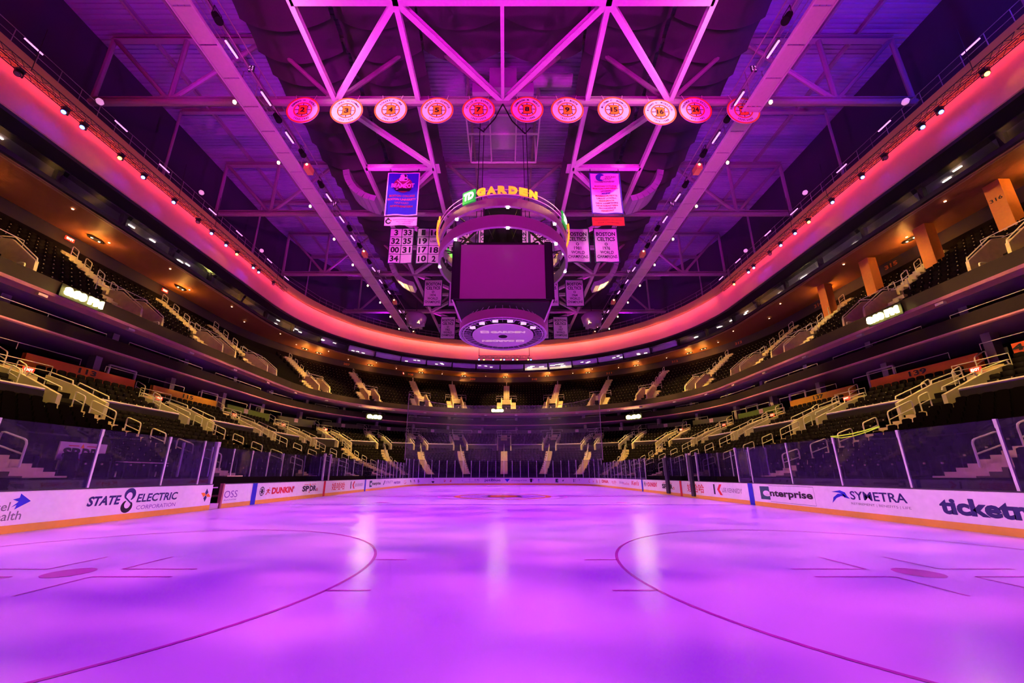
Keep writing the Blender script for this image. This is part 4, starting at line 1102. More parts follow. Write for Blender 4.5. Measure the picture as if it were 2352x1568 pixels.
# sagging acoustic drapes
def drape_mesh(w, h, sag):
    m = MB(); n = 14; R = []
    for j in range(5):
        v = j/4; row = []
        for k in range(n+1):
            x = (k/n-.5)*w; q = 1-(2*k/n-1)**2
            row.append(V3((x, -1.02+2.1*v, .25-.5*v+.18*math.sin(PI*v)-sag*q*(.8+.2*v))))
        R.append(row)
    m.loft(R); return m
DR = {}
def drape(x0, x1, y, z, h, lab):
    w = round(x1-x0, 2)
    if w not in DR:
        o = drape_mesh(w, 1.9, 1.35).build('acoustic_drape', DRAPE, smooth=True); DR[w] = o
        tag(o, lab, 'drape', 'dark sagging drapes under the roof'); o.location = ((x0+x1)/2, y, z)
    else:
        o = DR[w].copy(); COL.objects.link(o); o.location = ((x0+x1)/2, y, z); o['label'] = lab
nd = 0
rgn = random.Random(3)
for (y0, y1, spans) in ((10.5, 23.6, [(-19.6, -12.8), (-12.5, -6.5), (-6.3, -.1), (.1, 6.3), (6.5, 12.5), (12.8, 19.6)]),
                        (25.2, 36.0, [(-19.6, -12.8), (-12.5, -6.5), (6.5, 12.5), (12.8, 19.6)]),
                        (37.4, 72., [(-19.6, -12.8), (-12.5, -6.5), (6.5, 12.5), (12.8, 19.6)])):
    for si, (a, b) in enumerate(spans):
        y = y0; r = 0
        while y < y1:
            r += 1; nd += 1
            zz = 34.7+rgn.uniform(-.1, .1)
            drape(a, b, y, zz, 0, f'dark sagging drape, {nth(r)} in the {nth(si+1)} bench-side column of the {"near" if y1 < 24 else "middle" if y1 < 37 else "far"} roof')
            y += 2.15
# hoist platform over the scoreboard
t = thing('hoist_platform', 'pink lit hoist box and pipe frame under the roof above the scoreboard', 'hoist', (0, 27.5, 31.5))
m = MB(); m.box((0, 27.2, 33.9), (2.3, 2.2, 2.2)); m.build('hoist_box', CABIN, t)
m = MB(); m.box((-1.9, 27.2, 33.2), (1.4, 1.6, 1.0)); m.box((1.9, 27.2, 33.2), (1.4, 1.6, 1.0)); m.build('winch', CABIN, t)
m = MB()
for x in (-3.3, -1.2, 1.2, 3.3): m.bar((x, 28.2, 32.4), (x, 33.2, 32.4), .12)
for y in (28.2, 30., 33.2): m.bar((-3.3, y, 32.4), (3.3, y, 32.4), .12)
for x in (-3.3, 3.3): m.bar((x, 28.2, 32.4), (x, 28.2, 36.), .12); m.bar((x, 33.2, 32.4), (x, 33.2, 36.), .12)
m.build('pipe_frame', TRUSSM, t)
m = MB(); m.box((0, 30., 32.5), (2.2, 3.4, .08)); m.build('deck_plate', CABIN, t)
m = MB(); m.tube([(0, 24.3, 28.7), (-.6, 24.8, 27.9), (-1.6, 26.5, 28.6), (-2.2, 28.2, 31.)], .05, 6); m.tube([(0, 24.3, 28.7), (.7, 24.9, 27.8), (1.8, 26.5, 28.4), (2.4, 28.2, 31.)], .05, 6); m.build('cable', DARKER, t)
# duct
m = MB(); m.tube([(2.6, 27., 34.8), (6., 27., 34.8)], .5, 16); tag(m.build('air_duct', CABIN), 'short round air duct beside the hoist box', 'duct')

# ---- catwalks with floodlights
YEL_LIT = mat('housing_lit_yellow', (.75, .55, .12), .5); TUBE = mat('tube_glow', (1, .8, 1), .4, emit=(1., .34, .92), es=1.7); GLOW = mat('spot_glow', (1, .9, .6), .4, emit=(1., .7, .3), es=7.)  # yellow of the flood housings is amber light put into their colour
for sd, nm in ((-1, 'bench side'), (1, 'penalty box side')):
    X = sd*18.35; Z = 27.5
    t = thing('catwalk', f'long ceiling catwalk with pale underside panels on the {nm}', 'catwalk', (X, 40., Z))
    for k in range(34):
        y = 8.+k*1.95; m = MB(); m.box((X, y+.93, Z), (1.12, 1.86, .06)); m.build('underside_panel', CATP, t)
    m = MB(); m.bar((X-.62, 8., Z+.02), (X-.62, 75., Z+.02), .1, .2); m.bar((X+.62, 8., Z+.02), (X+.62, 75., Z+.02), .1, .2); m.build('edge_beam', TRUSSM, t)
    m = MB()
    for q in (-.62, .62):
        for h in (.55, 1.1): m.tube([(X+q, 8., Z+h), (X+q, 75., Z+h)], .025, 5)
        for k in range(23): m.tube([(X+q, 8.+k*3, Z), (X+q, 8.+k*3, Z+(2.6 if k % 2 else 1.1))], .03, 5)
    m.tube([(X-sd*1.3, 8., Z+.5), (X-sd*1.3, 75., Z+.5)], .05, 6); m.tube([(X-sd*1.3, 8., Z+1.5), (X-sd*1.3, 75., Z+1.5)], .05, 6)
    m.build('pipe_rail', TRUSSD, t)
    r = random.Random(5+sd); i = 0; y = 12.
    while y < 72.:
        i += 1; kind = ('tube', 'can', 'tube', 'can', 'flood', 'can', 'tube', 'pod')[i % 8]
        p = V3((X-sd*(1.15+.1*(i % 3)), y, Z+.15+.2*(i % 2)))
        lab = {'tube': 'pale glowing strip lamp', 'can': 'black can spotlight', 'flood': 'amber-lit boxy floodlight', 'pod': 'cluster of small lamps'}[kind]
        o = thing({'tube': 'strip_lamp', 'can': 'can_spotlight', 'flood': 'floodlight', 'pod': 'lamp_cluster'}[kind], f'{lab} on the inner edge of the {nm} catwalk, {nth(i)} along', 'catwalk lamp', tuple(p), 'lamps along the catwalks')
        if kind == 'tube':
            m = MB(); m.tube([p+V3((0, -.5, -.06)), p+V3((0, .5, .02))], .065, 8); m.build('tube', TUBE, o); m = MB(); m.box((p.x, p.y, p.z+.12), (.16, 1.1, .08)); m.build('housing', CAP, o)
        elif kind == 'can':
            ax = V3((sd*-.5, .1, -.8)).normalized(); m = MB(); m.tube([p-ax*.3, p-ax*.2, p+ax*.35], [.12, .2, .24], 14); m.build('can', DARKER, o); m = MB(); m.tube([p+V3((0, -.28, 0)), p+V3((0, -.28, .5)), p+V3((0, .28, .5)), p+V3((0, .28, 0))], .03, 5); m.build('yoke', CAP, o)
        elif kind == 'flood':
            m = MB(); m.box((p.x, p.y, p.z), (.5, .75, .55)); m.build('housing', YEL_LIT, o); m = MB(); m.disc(.1, 0, lambda a, b, c=0: V3((p.x+a, p.y-.4+c, p.z+.15+b)), n=14, dep=.02); m.build('lamp_eye', GLOW, o)
        else:
            m = MB(); m.box((p.x, p.y, p.z+.4), (.36, .08, .5)); m.build('housing', CAP, o); m = MB()
            for a in (-.1, .1):
                for b in (-.15, 0, .15): m.disc(.045, 0, lambda u, v, c=0: V3((p.x+a+u, p.y-.05, p.z+.4+b+v)), n=8)
            m.build('lamp_eye', TUBE, o)
        y += 1.55 if kind != 'flood' else 1.8
    for i in range(9):
        p = V3((X+sd*.95, 23.2+i*5.2, Z-.05)); m = MB(); m.lathe([(0, -.13), (.1, -.1), (.12, .05), (.05, .15)], 12, 0, lambda a, b, c: p+V3((a, b, c)))
        o = m.build('globe_lamp', GLOW); tag(o, f'small bright globe lamp on the outer {nm} catwalk edge, {nth(i+1)} along', 'lamp', 'globe lamps on the catwalks')
    # strip lamps and round lamps along the perimeter walkway
    for i in range(11):
        y = 16.+i*3.0+.7*((i*37) % 3); p = V3((sd*29.3, y, 27.15+.25*(i % 2)))
        if i % 3 != 2: m = MB(); m.tube([p+V3((0, -.45, 0)), p+V3((0, .45, 0))], .05, 6); o = m.build('strip_lamp', TUBE); tag(o, f'pale glowing strip lamp on the {nm} perimeter walkway, {nth(i+1)} from the near end', 'lamp', 'lamps on the perimeter walkway')
        else: m = MB(); m.lathe([(0, -.22), (.16, -.16), (.22, 0), (.16, .16), (0, .22)], 14, 0, lambda a, b, c: p+V3((a, b, c+.6))); o = m.build('round_lamp', mat('lamp_pink', (.85, .5, .75), .4, emit=(.9, .35, .75), es=.7), smooth=True); tag(o, f'round pinkish lamp on the {nm} perimeter walkway, {nth(i+1)} from the near end', 'lamp', 'lamps on the perimeter walkway')
# speaker arrays
def array(x, y, z, sgn, lab):
    t = thing('line_array_speaker', lab, 'speaker', (x, y, z), 'curved speaker hangs under the roof')
    a = 2.3; px, pz = x, z
    for k in range(8):
        a0 = math.radians(12+k*9); L = .62
        c = V3((px, y, pz)); d = V3((-sgn*-math.sin(a0), 0, -math.cos(a0)))
        q = c+d*L; n = V3((d.z, 0, -d.x))
        m = MB(); m.bar(c+d*.02, q-d*.02, 1.9, .62, up=tuple(n)); m.build('cabinet', CABIN, t); px, pz = q.x, q.z
    m = MB(); m.tube([(x, y, z), (x, y, 29.)], .05, 6); m.build('hanger', DARK, t)
array(-15.4, 33., 30.4, 1, 'curved grey speaker hang beside the blue banner on the bench side'); array(15.4, 33., 30.4, -1, 'curved grey speaker hang beside the white list banner on the penalty box side')
array(-15.2, 47., 29.3, 1, 'curved grey speaker hang farther back on the bench side'); array(15.2, 47., 29.3, -1, 'curved grey speaker hang farther back on the penalty box side')
for sgn, sn in ((-1, 'bench'), (1, 'penalty box')):
    p = V3((sgn*14.2, 57., 25.6)); t = thing('round_speaker_cluster', f'bowl shaped speaker cluster hung over the far {sn} side', 'speaker', tuple(p), 'bowl speaker clusters')
    m = MB(); m.lathe([(0, -1.2), (.9, -1.), (1.5, -.3), (1.7, .6), (1.2, 1.1), (0, 1.1)], 20, 0, lambda a, b, c: p+V3((a, b, c))); m.build('bowl', mat('bowl_shell', (.3, .18, .3), .5), t, smooth=True)
    m = MB()
    for k in range(6): a = PI/3*k; m.box((p.x+1.15*math.cos(a), p.y+1.15*math.sin(a), p.z-.75), (.5, .5, .5))
    m.build('horn', CABIN, t); m = MB(); m.tube([p+V3((0, 0, 1.)), p+V3((0, 0, 3.4))], .06, 6); m.build('hanger', DARK, t)
# ------------------------------------------------------------------ scoreboard
CY = 30.48
sb = thing('scoreboard', 'large hanging scoreboard with dark screens and curved rings over centre ice', 'scoreboard', (0, CY, 12.))
def cyl(m, r, z0, z1, th=.14, a0=0., a1=2*PI, n=96, mi=0, mi2=None):
    mi2 = mi if mi2 is None else mi2
    A = [a0+(a1-a0)*k/n for k in range(n+1)]
    R = [[V3((rr*math.cos(a), CY+rr*math.sin(a), z)) for a in A] for rr, z in ((r, z0), (r, z1), (r-th, z1), (r-th, z0), (r, z0))]
    for i in range(4): m.loft(R[i:i+2], mi if i == 0 else mi2)
LEDB = mat('ring_underside', (.45, .4, .5), .4)
m = MB(); cyl(m, 5.4, 20.24, 20.93, .2, mi=0, mi2=1); m.build('upper_ring', [LED, LEDB], sb)
m = MB(); cyl(m, 5.45, 18.47, 19.45, .2, mi=0, mi2=1); m.build('middle_ring', [LED, LEDB], sb)
m = MB()
for z in (21.12, 21.52): m.tube([V3((5.52*math.cos(2*PI*k/96), CY+5.52*math.sin(2*PI*k/96), z)) for k in range(96)], .035, 6, closed=True)
m.build('sign_rail', TRUSSM, sb)
m = MB()
for k in range(12):
    a = PI/12+PI/6*k; p = V3((5.25*math.cos(a), CY+5.25*math.sin(a), 0)); m.bar(p+V3((0, 0, 19.4)), p+V3((0, 0, 20.3)), .1)
    q = V3((3.0*math.cos(a), CY+3.0*math.sin(a), 0)); m.bar(p+V3((0, 0, 19.4)), q+V3((0, 0, 19.3)), .08); m.bar(p+V3((0, 0, 20.9)), q+V3((0, 0, 20.7)), .08)
m.build('ring_bracket', DARK, sb)
# ring lights
m = MB(); PKL = mat('ring_lamp', (1, .8, 1), .4, emit=(1., .75, 1.), es=10.)
for z, r in ((20.2, 5.3), (18.42, 5.35)):
    for k in range(8):
        a = -PI/2+.07+PI/4*k+(.3 if z > 20 and 0 else 0); p = V3((r*math.cos(a), CY+r*math.sin(a), z)); m.box(tuple(p), (.2, .2, .07))
m.build('ring_lamp', PKL, sb)
# four screens on a box
hs, hd = 3.52, 3.62
for k in range(4):
    a = PI/2*k; c, s_ = math.cos(a), math.sin(a)
    rot = lambda x, y, z, c=c, s_=s_: V3((c*x-s_*y, CY+s_*x+c*y, z))
    m = MB(); m.box((0, -hd, 16.03), (2*hs, .12, 4.4), 0, rot); m.build('screen', [LED], sb)
    m = MB(); m.box((0, -hd+.2, 16.05), (2*hs+.1, .25, 4.6), 0, rot); m.build('screen_frame', DARKER, sb)
    for q in (-1, 1): m = MB(); m.box((q*3.66, -hd+.25, 16.1), (.2, .5, 4.7), 0, rot); m.build('corner_post', DARKER, sb)
m = MB(); m.box((0, CY, 18.9), (5.6, 5.6, .3)); m.box((0, CY, 21.5), (3.2, 3.2, 4.2)); m.build('core_frame', DARKER, sb)
m = MB()
for x in (-3.4, -1.2, 1.2, 3.4):
    for y in (-2.6, 2.6): m.bar((x, CY+y, 18.8), (x*.45, CY+y*.6, 21.8), .16)
m.build('core_brace', DARKER, sb)
m = MB()
for x in (-2.2, 2.2):
    for y in (-2.2, 2.2): m.tube([(x, CY+y, 19.), (x*.9, CY+y*.9, 36.)], .035, 6)
m.build('hoist_cable', DARKER, sb)
m = MB(); m.box((0, CY, 13.72), (6.8, 6.8, .15)); m.build('box_floor', DARK, sb)
# struts to the lower ring
m = MB()
for q in (-1, 1):
    for w in (-1, 1): m.tube([(q*3.65, CY+w*3.6, 13.75), (q*3.2, CY+w*1.6, 12.9)], .06, 6)
m.build('pink_strut', STANCH, sb)
m = MB()
for k in range(36):
    a = 2*PI*k/36; m.tube([(2.7*math.cos(a), CY+2.7*math.sin(a), 13.9), (3.35*math.cos(a), CY+3.35*math.sin(a), 13.1)], .022, 5)
m.build('lower_strut', CABIN, sb)
m = MB(); cyl(m, 3.5, 12.42, 13.12, .16, mi=0, mi2=1); m.build('lower_ring', [LED, LEDB], sb)
RINGM = mat('lower_rim', (.8, .7, .85), .3)
m = MB(); 
for r in (3.5, 3.2): m.tube([V3((r*math.cos(2*PI*k/96), CY+r*math.sin(2*PI*k/96), 12.4)) for k in range(96)], .04, 6, closed=True)
for k in range(40):
    a = 2*PI*k/40; m.tube([(2.6*math.cos(a), CY+2.6*math.sin(a), 12.46), (3.4*math.cos(a), CY+3.4*math.sin(a), 12.46)], .022, 5)
m.build('lower_rim', RINGM, sb)
fd = frame((0, CY, 12.33), (1, 0, 0), (0, 1, 0))
m = MB(); m.disc(2.46, 0, fd, n=72, dep=.06); m.disc(.36, 1, fd, z=-.01, n=32)
UND = mat('under_disc', (.75, .6, .8), .5); m.build('under_disc', [UND, DARKER], sb)
LGW = mat('sign_white', (1, .95, .95), .4, emit=(1, .85, .9), es=1.1); LGO = mat('sign_orange', (1, .4, .03), .4, emit=(1., .27, .01), es=1.5); LGG = mat('sign_green', (.02, .4, .05), .4, emit=(.01, .30, .03), es=.9)
OWT = mat('under_letter', (1, .9, .75), .4, emit=(1, .75, .6), es=.35)
for sg in (-1, 1):
    hh = (lambda sg: lambda a, b, c=0: V3((sg*a, CY-sg*(.95+b), 12.31-c)))(sg)   # reads right from below
    m = MB()
    m.poly([(-1.75,-.22),(-1.1,-.22),(-1.1,.24),(-1.75,.24)], 0, hh)
    m.text('TD', -1.65, -1.2, -.14, .17, 1, lambda a, b, c=0: hh(a, b, .01), bold=.05)
    m.text('GARDEN', -.95, 1.75, -.18, .2, 0, hh, bold=.05)
    m.build('under_lettering', [OWT, UND], sb, label='pale lettering on the underside')
for k in range(6):
    a = PI*(.18+.128*k)+PI; p = V3((2.75*math.cos(a), CY+2.75*math.sin(a), 12.48))
    m = MB(); m.box(tuple(p), (.42, .42, .06)); m.build('lamp_panel', mat('lamp_panel', (.95, .8, .95), .4, emit=(1., .7, 1.), es=.9), sb)
# sign letters round the top ring
def cylframe(a, r, z):      # reader outside the ring
    c, s_ = math.cos(a), math.sin(a)
    return lambda x, y, d=0.: V3(((r+d)*math.cos(a+x/r), CY+(r+d)*math.sin(a+x/r), z+y))
for k in range(4):
    a0 = -PI/2+.075+PI/2*k
    m = MB(); f = cylframe(a0-.54, 5.6, 21.35)
    n = 6
    m.loft([[f(-.55+1.1*j/n, y, d) for j in range(n+1)] for y, d in ((-.52, 0), (.52, 0), (.52, -.12), (-.52, -.12), (-.52, 0))])
    m.build('green_square', LGG, sb, label='green square panel')
    m = MB(); F = lambda x, y, d=0: f(x, y, .02+d)
    m.text('TD', -.42, .44, -.3, .32, 0, F, bold=.055, shear=.12, dep=.03); m.build('square_lettering', LGW, sb)
    m = MB(); f2 = cylframe(a0, 5.62, 21.35)
    for j, ch in enumerate('GARDEN'):
        x0 = -2.32+.775*j
        m.text(ch, x0, x0+.64, -.30, .32, 0, f2, bold=.06, dep=.1)
    m.build('orange_letter', LGO, sb, label='orange lit capital letters')

# ------------------------------------------------------------------ banners
def cloth(name, w, h, mats, draw, label, cat, loc_, border, grp, amp=.05, seed=0):
    r = random.Random(seed); ph = r.uniform(0, 6)
    def fx(a, b, c=0.): return V3((loc_[0]+a, loc_[1]+amp*math.sin(a*3.1+ph+b*.35)*(.3+.7*(-b/h))-c, loc_[2]+b))
    t = thing(name, label, cat, loc_, grp)
    m = MB(); nx, ny = 14, 8
    m.loft([[fx(-w/2+w*i/nx, -h*j/ny) for i in range(nx+1)] for j in range(ny+1)])
    m.build('cloth', mats[0], t, smooth=True)
    if border:
        m = MB(); bw = border[1]
        def strip(x0, x1, y0, y1):
            n = 12
            if x1-x0 > y1-y0 and 0: pass
            m.loft([[fx(x0+(x1-x0)*i/n, y0+(y1-y0)*j/n, .012) for i in range(n+1)] for j in (0, n)] if (x1-x0) > abs(y1-y0) else [[fx(x0, y0+(y1-y0)*i/n, .012) for i in range(n+1)], [fx(x1, y0+(y1-y0)*i/n, .012) for i in range(n+1)]])
        strip(-w/2, w/2, -bw, 0.01); strip(-w/2, w/2, -h-.01, -h+bw); strip(-w/2, -w/2+bw, -h, 0); strip(w/2-bw, w/2, -h, 0)
        m.build('border', border[0], t)
    m = MB(); draw(m, lambda a, b, c=0.: fx(a, b, .02+c)); 
    if m.v: m.build('lettering', mats[1], t)
    m = MB()
    for q in (-w/2+.15, w/2-.15): m.tube([(loc_[0]+q, loc_[1], loc_[2]), (loc_[0]+q, loc_[1], ZB-.1)], .02, 5)
    m.tube([(loc_[0]-w/2, loc_[1], loc_[2]+.01), (loc_[0]+w/2, loc_[1], loc_[2]+.01)], .03, 6); m.build('hanger', DARK, t)
    return t
GRB = mat('banner_green', (.01, .07, .05), .8); INKG = mat('banner_ink', (.02, .05, .04), .7)
def champ(x, y, year, label):
    def d(m, f):
        m.text('BOSTON', -1.02, 1.02, -.98, -.5, 0, f, bold=.03); m.text('CELTICS', -.95, .95, -1.6, -1.12, 0, f, bold=.03)
        m.ringflat(.10, .17, 0, lambda a, b, c=0: f(a, b-1.95), n=16)
        m.text(year, -.38, .38, -2.65, -2.25, 0, f, bold=.015); m.text('WORLD', -.72, .72, -3.15, -2.78, 0, f, bold=.015); m.text('CHAMPIONS', -1.05, 1.05, -3.68, -3.30, 0, f, bold=.015)
    cloth('championship_banner', 2.62, 4.2, [CLOTH, INKG], d, label, 'banner', (x, y, {36.7: 27.28, 48.8: 28.2, 61.: 28.15}[y]), (GRB, .12), 'white championship banners', seed=int(x*10))
FR = 'beside the scoreboard'
for x, yr, lb in ((7.9, '1981', 'white green-edged championship banner hung just right of the scoreboard, front row'), (10.97, '1976', 'white green-edged championship banner at the outer end of the front row'), (4.1, '1984', 'white banner mostly hidden behind the scoreboard rings, penalty box side'), (-1.45, '1986', 'white banner glimpsed through the scoreboard rings, bench side of the middle'), (1.45, '2008', 'white banner glimpsed through the scoreboard rings, penalty box side of the middle')):
    champ(x, 36.7, yr, lb)
for x, yr, lb in ((-9.9, '1974', 'white championship banner at the outer bench side end of the second row'), (-6.4, '1969', 'white championship banner half hidden by the scoreboard on the bench side, second row'), (6.4, '1966', 'white championship banner half hidden by the scoreboard on the penalty box side, second row'), (9.9, '1964', 'white championship banner at the outer penalty box side end of the second row')):
    champ(x, 48.8, yr, lb)
for x, yr, lb in ((-9.7, '1962', 'small white championship banner at the outer bench side end of the back row'), (-6.4, '1960', 'white championship banner behind the lower scoreboard ring on the bench side, back row'), (6.4, '1959', 'white championship banner behind the lower scoreboard ring on the penalty box side, back row'), (9.75, '1957', 'small white championship banner at the outer penalty box side end of the back row')):
    champ(x, 61., yr, lb)
def numban(x, nums, label):
    def d(m, f):
        for i, s_ in enumerate(nums):
            c, r = i % 2, i//2; cx = -.62+1.24*c; cy = -.55-1.06*r
            if s_: m.text(s_, cx-(.44 if len(s_) > 1 else .2), cx+(.44 if len(s_) > 1 else .2), cy-.36, cy+.36, 1, f, bold=.035, keep=(s_ == 'LOSCY'))
        for r in range(1, 4): y = -.02-1.06*r; m.loft([[f(-1.25+2.5*i/10, y-.03) for i in range(11)], [f(-1.25+2.5*i/10, y+.03) for i in range(11)]], 0)
        m.loft([[f(-.035, -4.28*i/10) for i in range(11)], [f(.035, -4.28*i/10) for i in range(11)]], 0)
    cloth('retired_number_banner', 2.6, 4.3, [CLOTH, [GRB, BLACK]], d, label, 'banner', (x, 36.7, 27.28), (GRB, .08), 'white number banners', seed=int(x*7))
numban(-10.92, ['3', '33', '32', '35', '00', '31', '34', ''], 'white banner with a grid of seven black numbers and one empty square')
numban(-7.98, ['1', '16', '19', 'LOSCY', '17', '18', '10', '2'], 'white banner with a grid of black numbers partly behind the scoreboard ring')
numban(-4.9, ['6', '21', '14', '22', '15', '24', '23', '25'], 'white number banner almost hidden behind the scoreboard rings')
def beanpot(m, f):
    m.ringflat(0, .85, 2, lambda a, b, c=0: f(a, b*.95-1.35, c), n=36)
    pot = [(-.36,-.95),(.34,-.95),(.42,-.7),(.3,-.45),(.32,-.3),(.2,-.18),(-.2,-.18),(-.32,-.3),(-.3,-.45),(-.42,-.7)]
    m.poly(pot, 0, lambda a, b, c=0: f(a, b, .006)); m.disc(.17, 1, lambda a, b, c=0: f(a+.1, b-.36, .01)); m.poly([(-.05,-.8),(.3,-.8),(.34,-.66),(0,-.66)], 1, lambda a, b, c=0: f(a, b, .01))
    for sg in (-1, 1): m.poly([(sg*-.62,-.9),(sg*-.52,-.86),(sg*.45,-1.75),(sg*.62,-1.8),(sg*.62,-1.92),(sg*.36,-1.86)], 0, lambda a, b, c=0: f(a, b, .012))
    m.text('BEANPOT', -1.05, 1.05, -1.68, -1.22, 0, lambda a, b, c=0: f(a, b, .02), bold=.04); m.poly([(-.8,-1.74),(.8,-1.74),(.62,-2.05),(-.62,-2.05)], 1, lambda a, b, c=0: f(a, b, .008))
    for i, (s_, w, mi) in enumerate((('BOSTON COLLEGE', 1.15, 3), ('BOSTON UNIVERSITY', 1.28, 4), ('HARVARD', .62, 5), ('NORTHEASTERN', 1.0, 3))): m.text(s_, -w, w, -2.66-.37*i, -2.44-.37*i, mi, f, bold=.03)
BPI = [mat('bean_white', (.85, .8, .85), .7), BLACK, mat('bean_maroon', (.35, .05, .1), .7), mat('bean_dark_red', (.5, .02, .04), .7), mat('bean_pink', (.85, .08, .25), .7), mat('bean_violet', (.35, .05, .3), .7)]
cloth('tournament_banner', 2.95, 4.6, [CLOTHB, BPI], beanpot, 'blue banner with a white border and a bean pot emblem', 'banner', (-9.1, 30.4, 28.36), (mat('bean_border', (.9, .8, .85), .7), .1), None, seed=3)
def husky(m, f):
    m.ringflat(.13, .27, 1, lambda a, b, c=0: f(a-1.1, b-.45, c), n=20, a0=.9, a1=5.9); m.poly([(-1.25,-.2),(-1.12,-.05),(-1.0,-.22)], 1, f); m.poly([(-.98,-.35),(-.82,-.3),(-.85,-.5)], 2, f)
    for i, (s_, w) in enumerate((('NORTHEASTERN UNIVERSITY', 1.05), ('2019 TOURNAMENT', .75), ('CHAMPIONS', .55))): m.text(s_, .35-w, .35+w, -.36-.19*i, -.25-.19*i, 3, f, bold=.02)
cloth('small_banner', 2.9, .9, [CLOTH, [CLOTH, BLACK, REDI, mat('husky_ink', (.35, .08, .3), .7)]], husky, 'small white banner with a dark animal head mark under the blue banner', 'banner', (-9.05, 30.42, 23.62), (mat('banner_grey', (.3, .25, .3), .7), .03), None)
HE = [mat('he_blue', (.05, .05, .4), .7), mat('he_red', (.65, .02, .05), .7), mat('he_maroon', (.3, .02, .12), .7), mat('he_orange', (.75, .15, .05), .7)]
def hockey(m, f):
    m.disc(.42, 0, lambda a, b, c=0: f(a-.42, b-.52, c), n=28); m.poly([(-.35,-.4),(0,-.3),(.05,-.6),(-.2,-.85),(-.45,-.7)], 4, lambda a, b, c=0: f(a, b, .01))
    m.text('HOCKEY', 0.0, 1.05, -.58, -.40, 2, f, bold=.02, shear=.2); m.text('EAST', 0., .62, -.78, -.62, 2, f, bold=.02, shear=.2); m.text('CHAMPIONSHIP', -.95, .85, -1.1, -.92, 2, f, bold=.02)
    for i, (s_, w, mi) in enumerate((('BOSTON COLLEGE', 1.0, 1), ('BOSTON UNIVERSITY', 1.18, 1), ('UCONN', .45, 2), ('MAINE', .38, 0), ('MASSACHUSETTS', .98, 1), ('UMASS LOWELL', .9, 2), ('MERRIMACK', .7, 3), ('NEW HAMPSHIRE', 1.0, 2), ('NORTHEASTERN', .95, 1), ('PROVIDENCE', .75, 2), ('VERMONT', .6, 3))):
        m.text(s_, -w, w, -1.57-.262*i, -1.41-.262*i, mi, f, bold=.03)
cloth('league_banner', 2.85, 4.45, [CLOTH, HE+[CLOTH]], hockey, 'white banner with a blue edge listing colleges in red and blue', 'banner', (9.3, 30.4, 28.36), (mat('he_border', (.06, .03, .35), .7), .1), None, seed=5)
def redb(m, f):
    m.text('Northeastern University', -1.25, 1.25, -.42, -.26, 0, f, bold=.01); m.text('2024 Champions', -.95, .95, -.68, -.53, 0, f, bold=.01)
cloth('small_banner', 2.9, .92, [CLOTHR, BLACK], redb, 'small bright red banner under the white list banner', 'banner', (9.3, 30.42, 23.62), (BLACK, .04), None)

# ---- retired number discs along the second truss
DW = mat('disc_white', (.85, .74, .72), .6); DO = mat('disc_orange', (.9, .22, .02), .55); DB = mat('disc_block', (.95, .30, .01), .55)
DISCS = [(-14.83, 27.68, '2', 'EDWARD W. SHORE', '1926-1940'), (-11.58, 27.6, '3', 'LIONEL HITCHMAN', '1925-1934'), (-8.31, 27.68, '4', 'ROBERT G. ORR', '1966-1976'), (-4.87, 27.64, '5', 'AUBREY V. CLAPPER', '1927-1947'), (-1.79, 27.68, '7', 'PHILIP A. ESPOSITO', '1967-1975'), (1.81, 27.73, '8', 'CAMERON M. NEELY', '1986-1996'), (4.79, 27.68, '9', 'JOHN P. BUCYK', '1957-1978'), (8.26, 27.68, '15', 'MILTON C. SCHMIDT', '1936-1955'), (11.65, 27.47, '16', 'RICHARD D. MIDDLETON', '1976-1988'), (14.29, 27.68, '24', "TERENCE J. O'REILLY", '1972-1985'), (17.85, 27.6, '77', 'RAYMOND J. BOURQUE', '1979-2000')]
WNUM = ('two', 'three', 'four', 'five', 'seven', 'eight', 'nine', 'fifteen', 'sixteen', 'twenty-four', 'seventy-seven')
for i, (x, z, n, nm, yr) in enumerate(DISCS):
    y = 24.0
    t = thing('retired_number_disc', f'round white and orange disc with the number {WNUM[i]} hung from the second roof truss', 'hanging disc', (x, y, z), 'hanging number discs')
    f = frame((x, y, z), (1, 0, 0), (0, 0, 1), (0, -1, 0))
    m = MB(); m.disc(1.21, 0, f, n=56, dep=.05); m.build('disc', DW, t)
    m = MB(); g = lambda a, b, c=0: f(a, b, .058+c); m.ringflat(1.10, 1.22, 0, g, n=64); m.ringflat(.60, .70, 0, g, n=48); m.build('ring', DO, t)
    m = MB()
    for k in range(8):
        a = PI/4*k; c, s_ = math.cos(a), math.sin(a); d = (-s_*.028, c*.028)
        m.add([(c*.3+d[0], s_*.3+d[1], .06), (c*.6+d[0], s_*.6+d[1], .06), (c*.6-d[0], s_*.6-d[1], .06), (c*.3-d[0], s_*.3-d[1], .06)], [(0,1,2,3)], 0, f)
    m.poly([(a*.72, b*.82) for a, b in BPOLY], 0, f, .062); m.build('spoke', BLACK, t)
    m = MB(); m.poly([(a*.66, b*.76) for a, b in BPOLY], 0, f, .068); m.build('block_letter', DB, t)
    m = MB(); w = .17 if len(n) == 1 else .25; m.text(n, -w, w, -.22, .22, 0, f, z=.076, bold=.04); m.build('number', BLACK, t)
    m = MB(); m.arctext(nm, .90, .20, min(2.9, .165*len(nm)), 0, f, z=.062, bold=.03); m.arctext(yr, .90, .19, 1.35, 0, f, z=.062, bottom=True, bold=.03); m.build('lettering', BLACK, t)
    m = MB()
    for q in (-.7, .7): m.tube([(x+q*.9, y, z+.9), (x+q*1.1, y+.1, ZB+.25)], .018, 5)
    m.build('hanger_wire', STEEL, t)

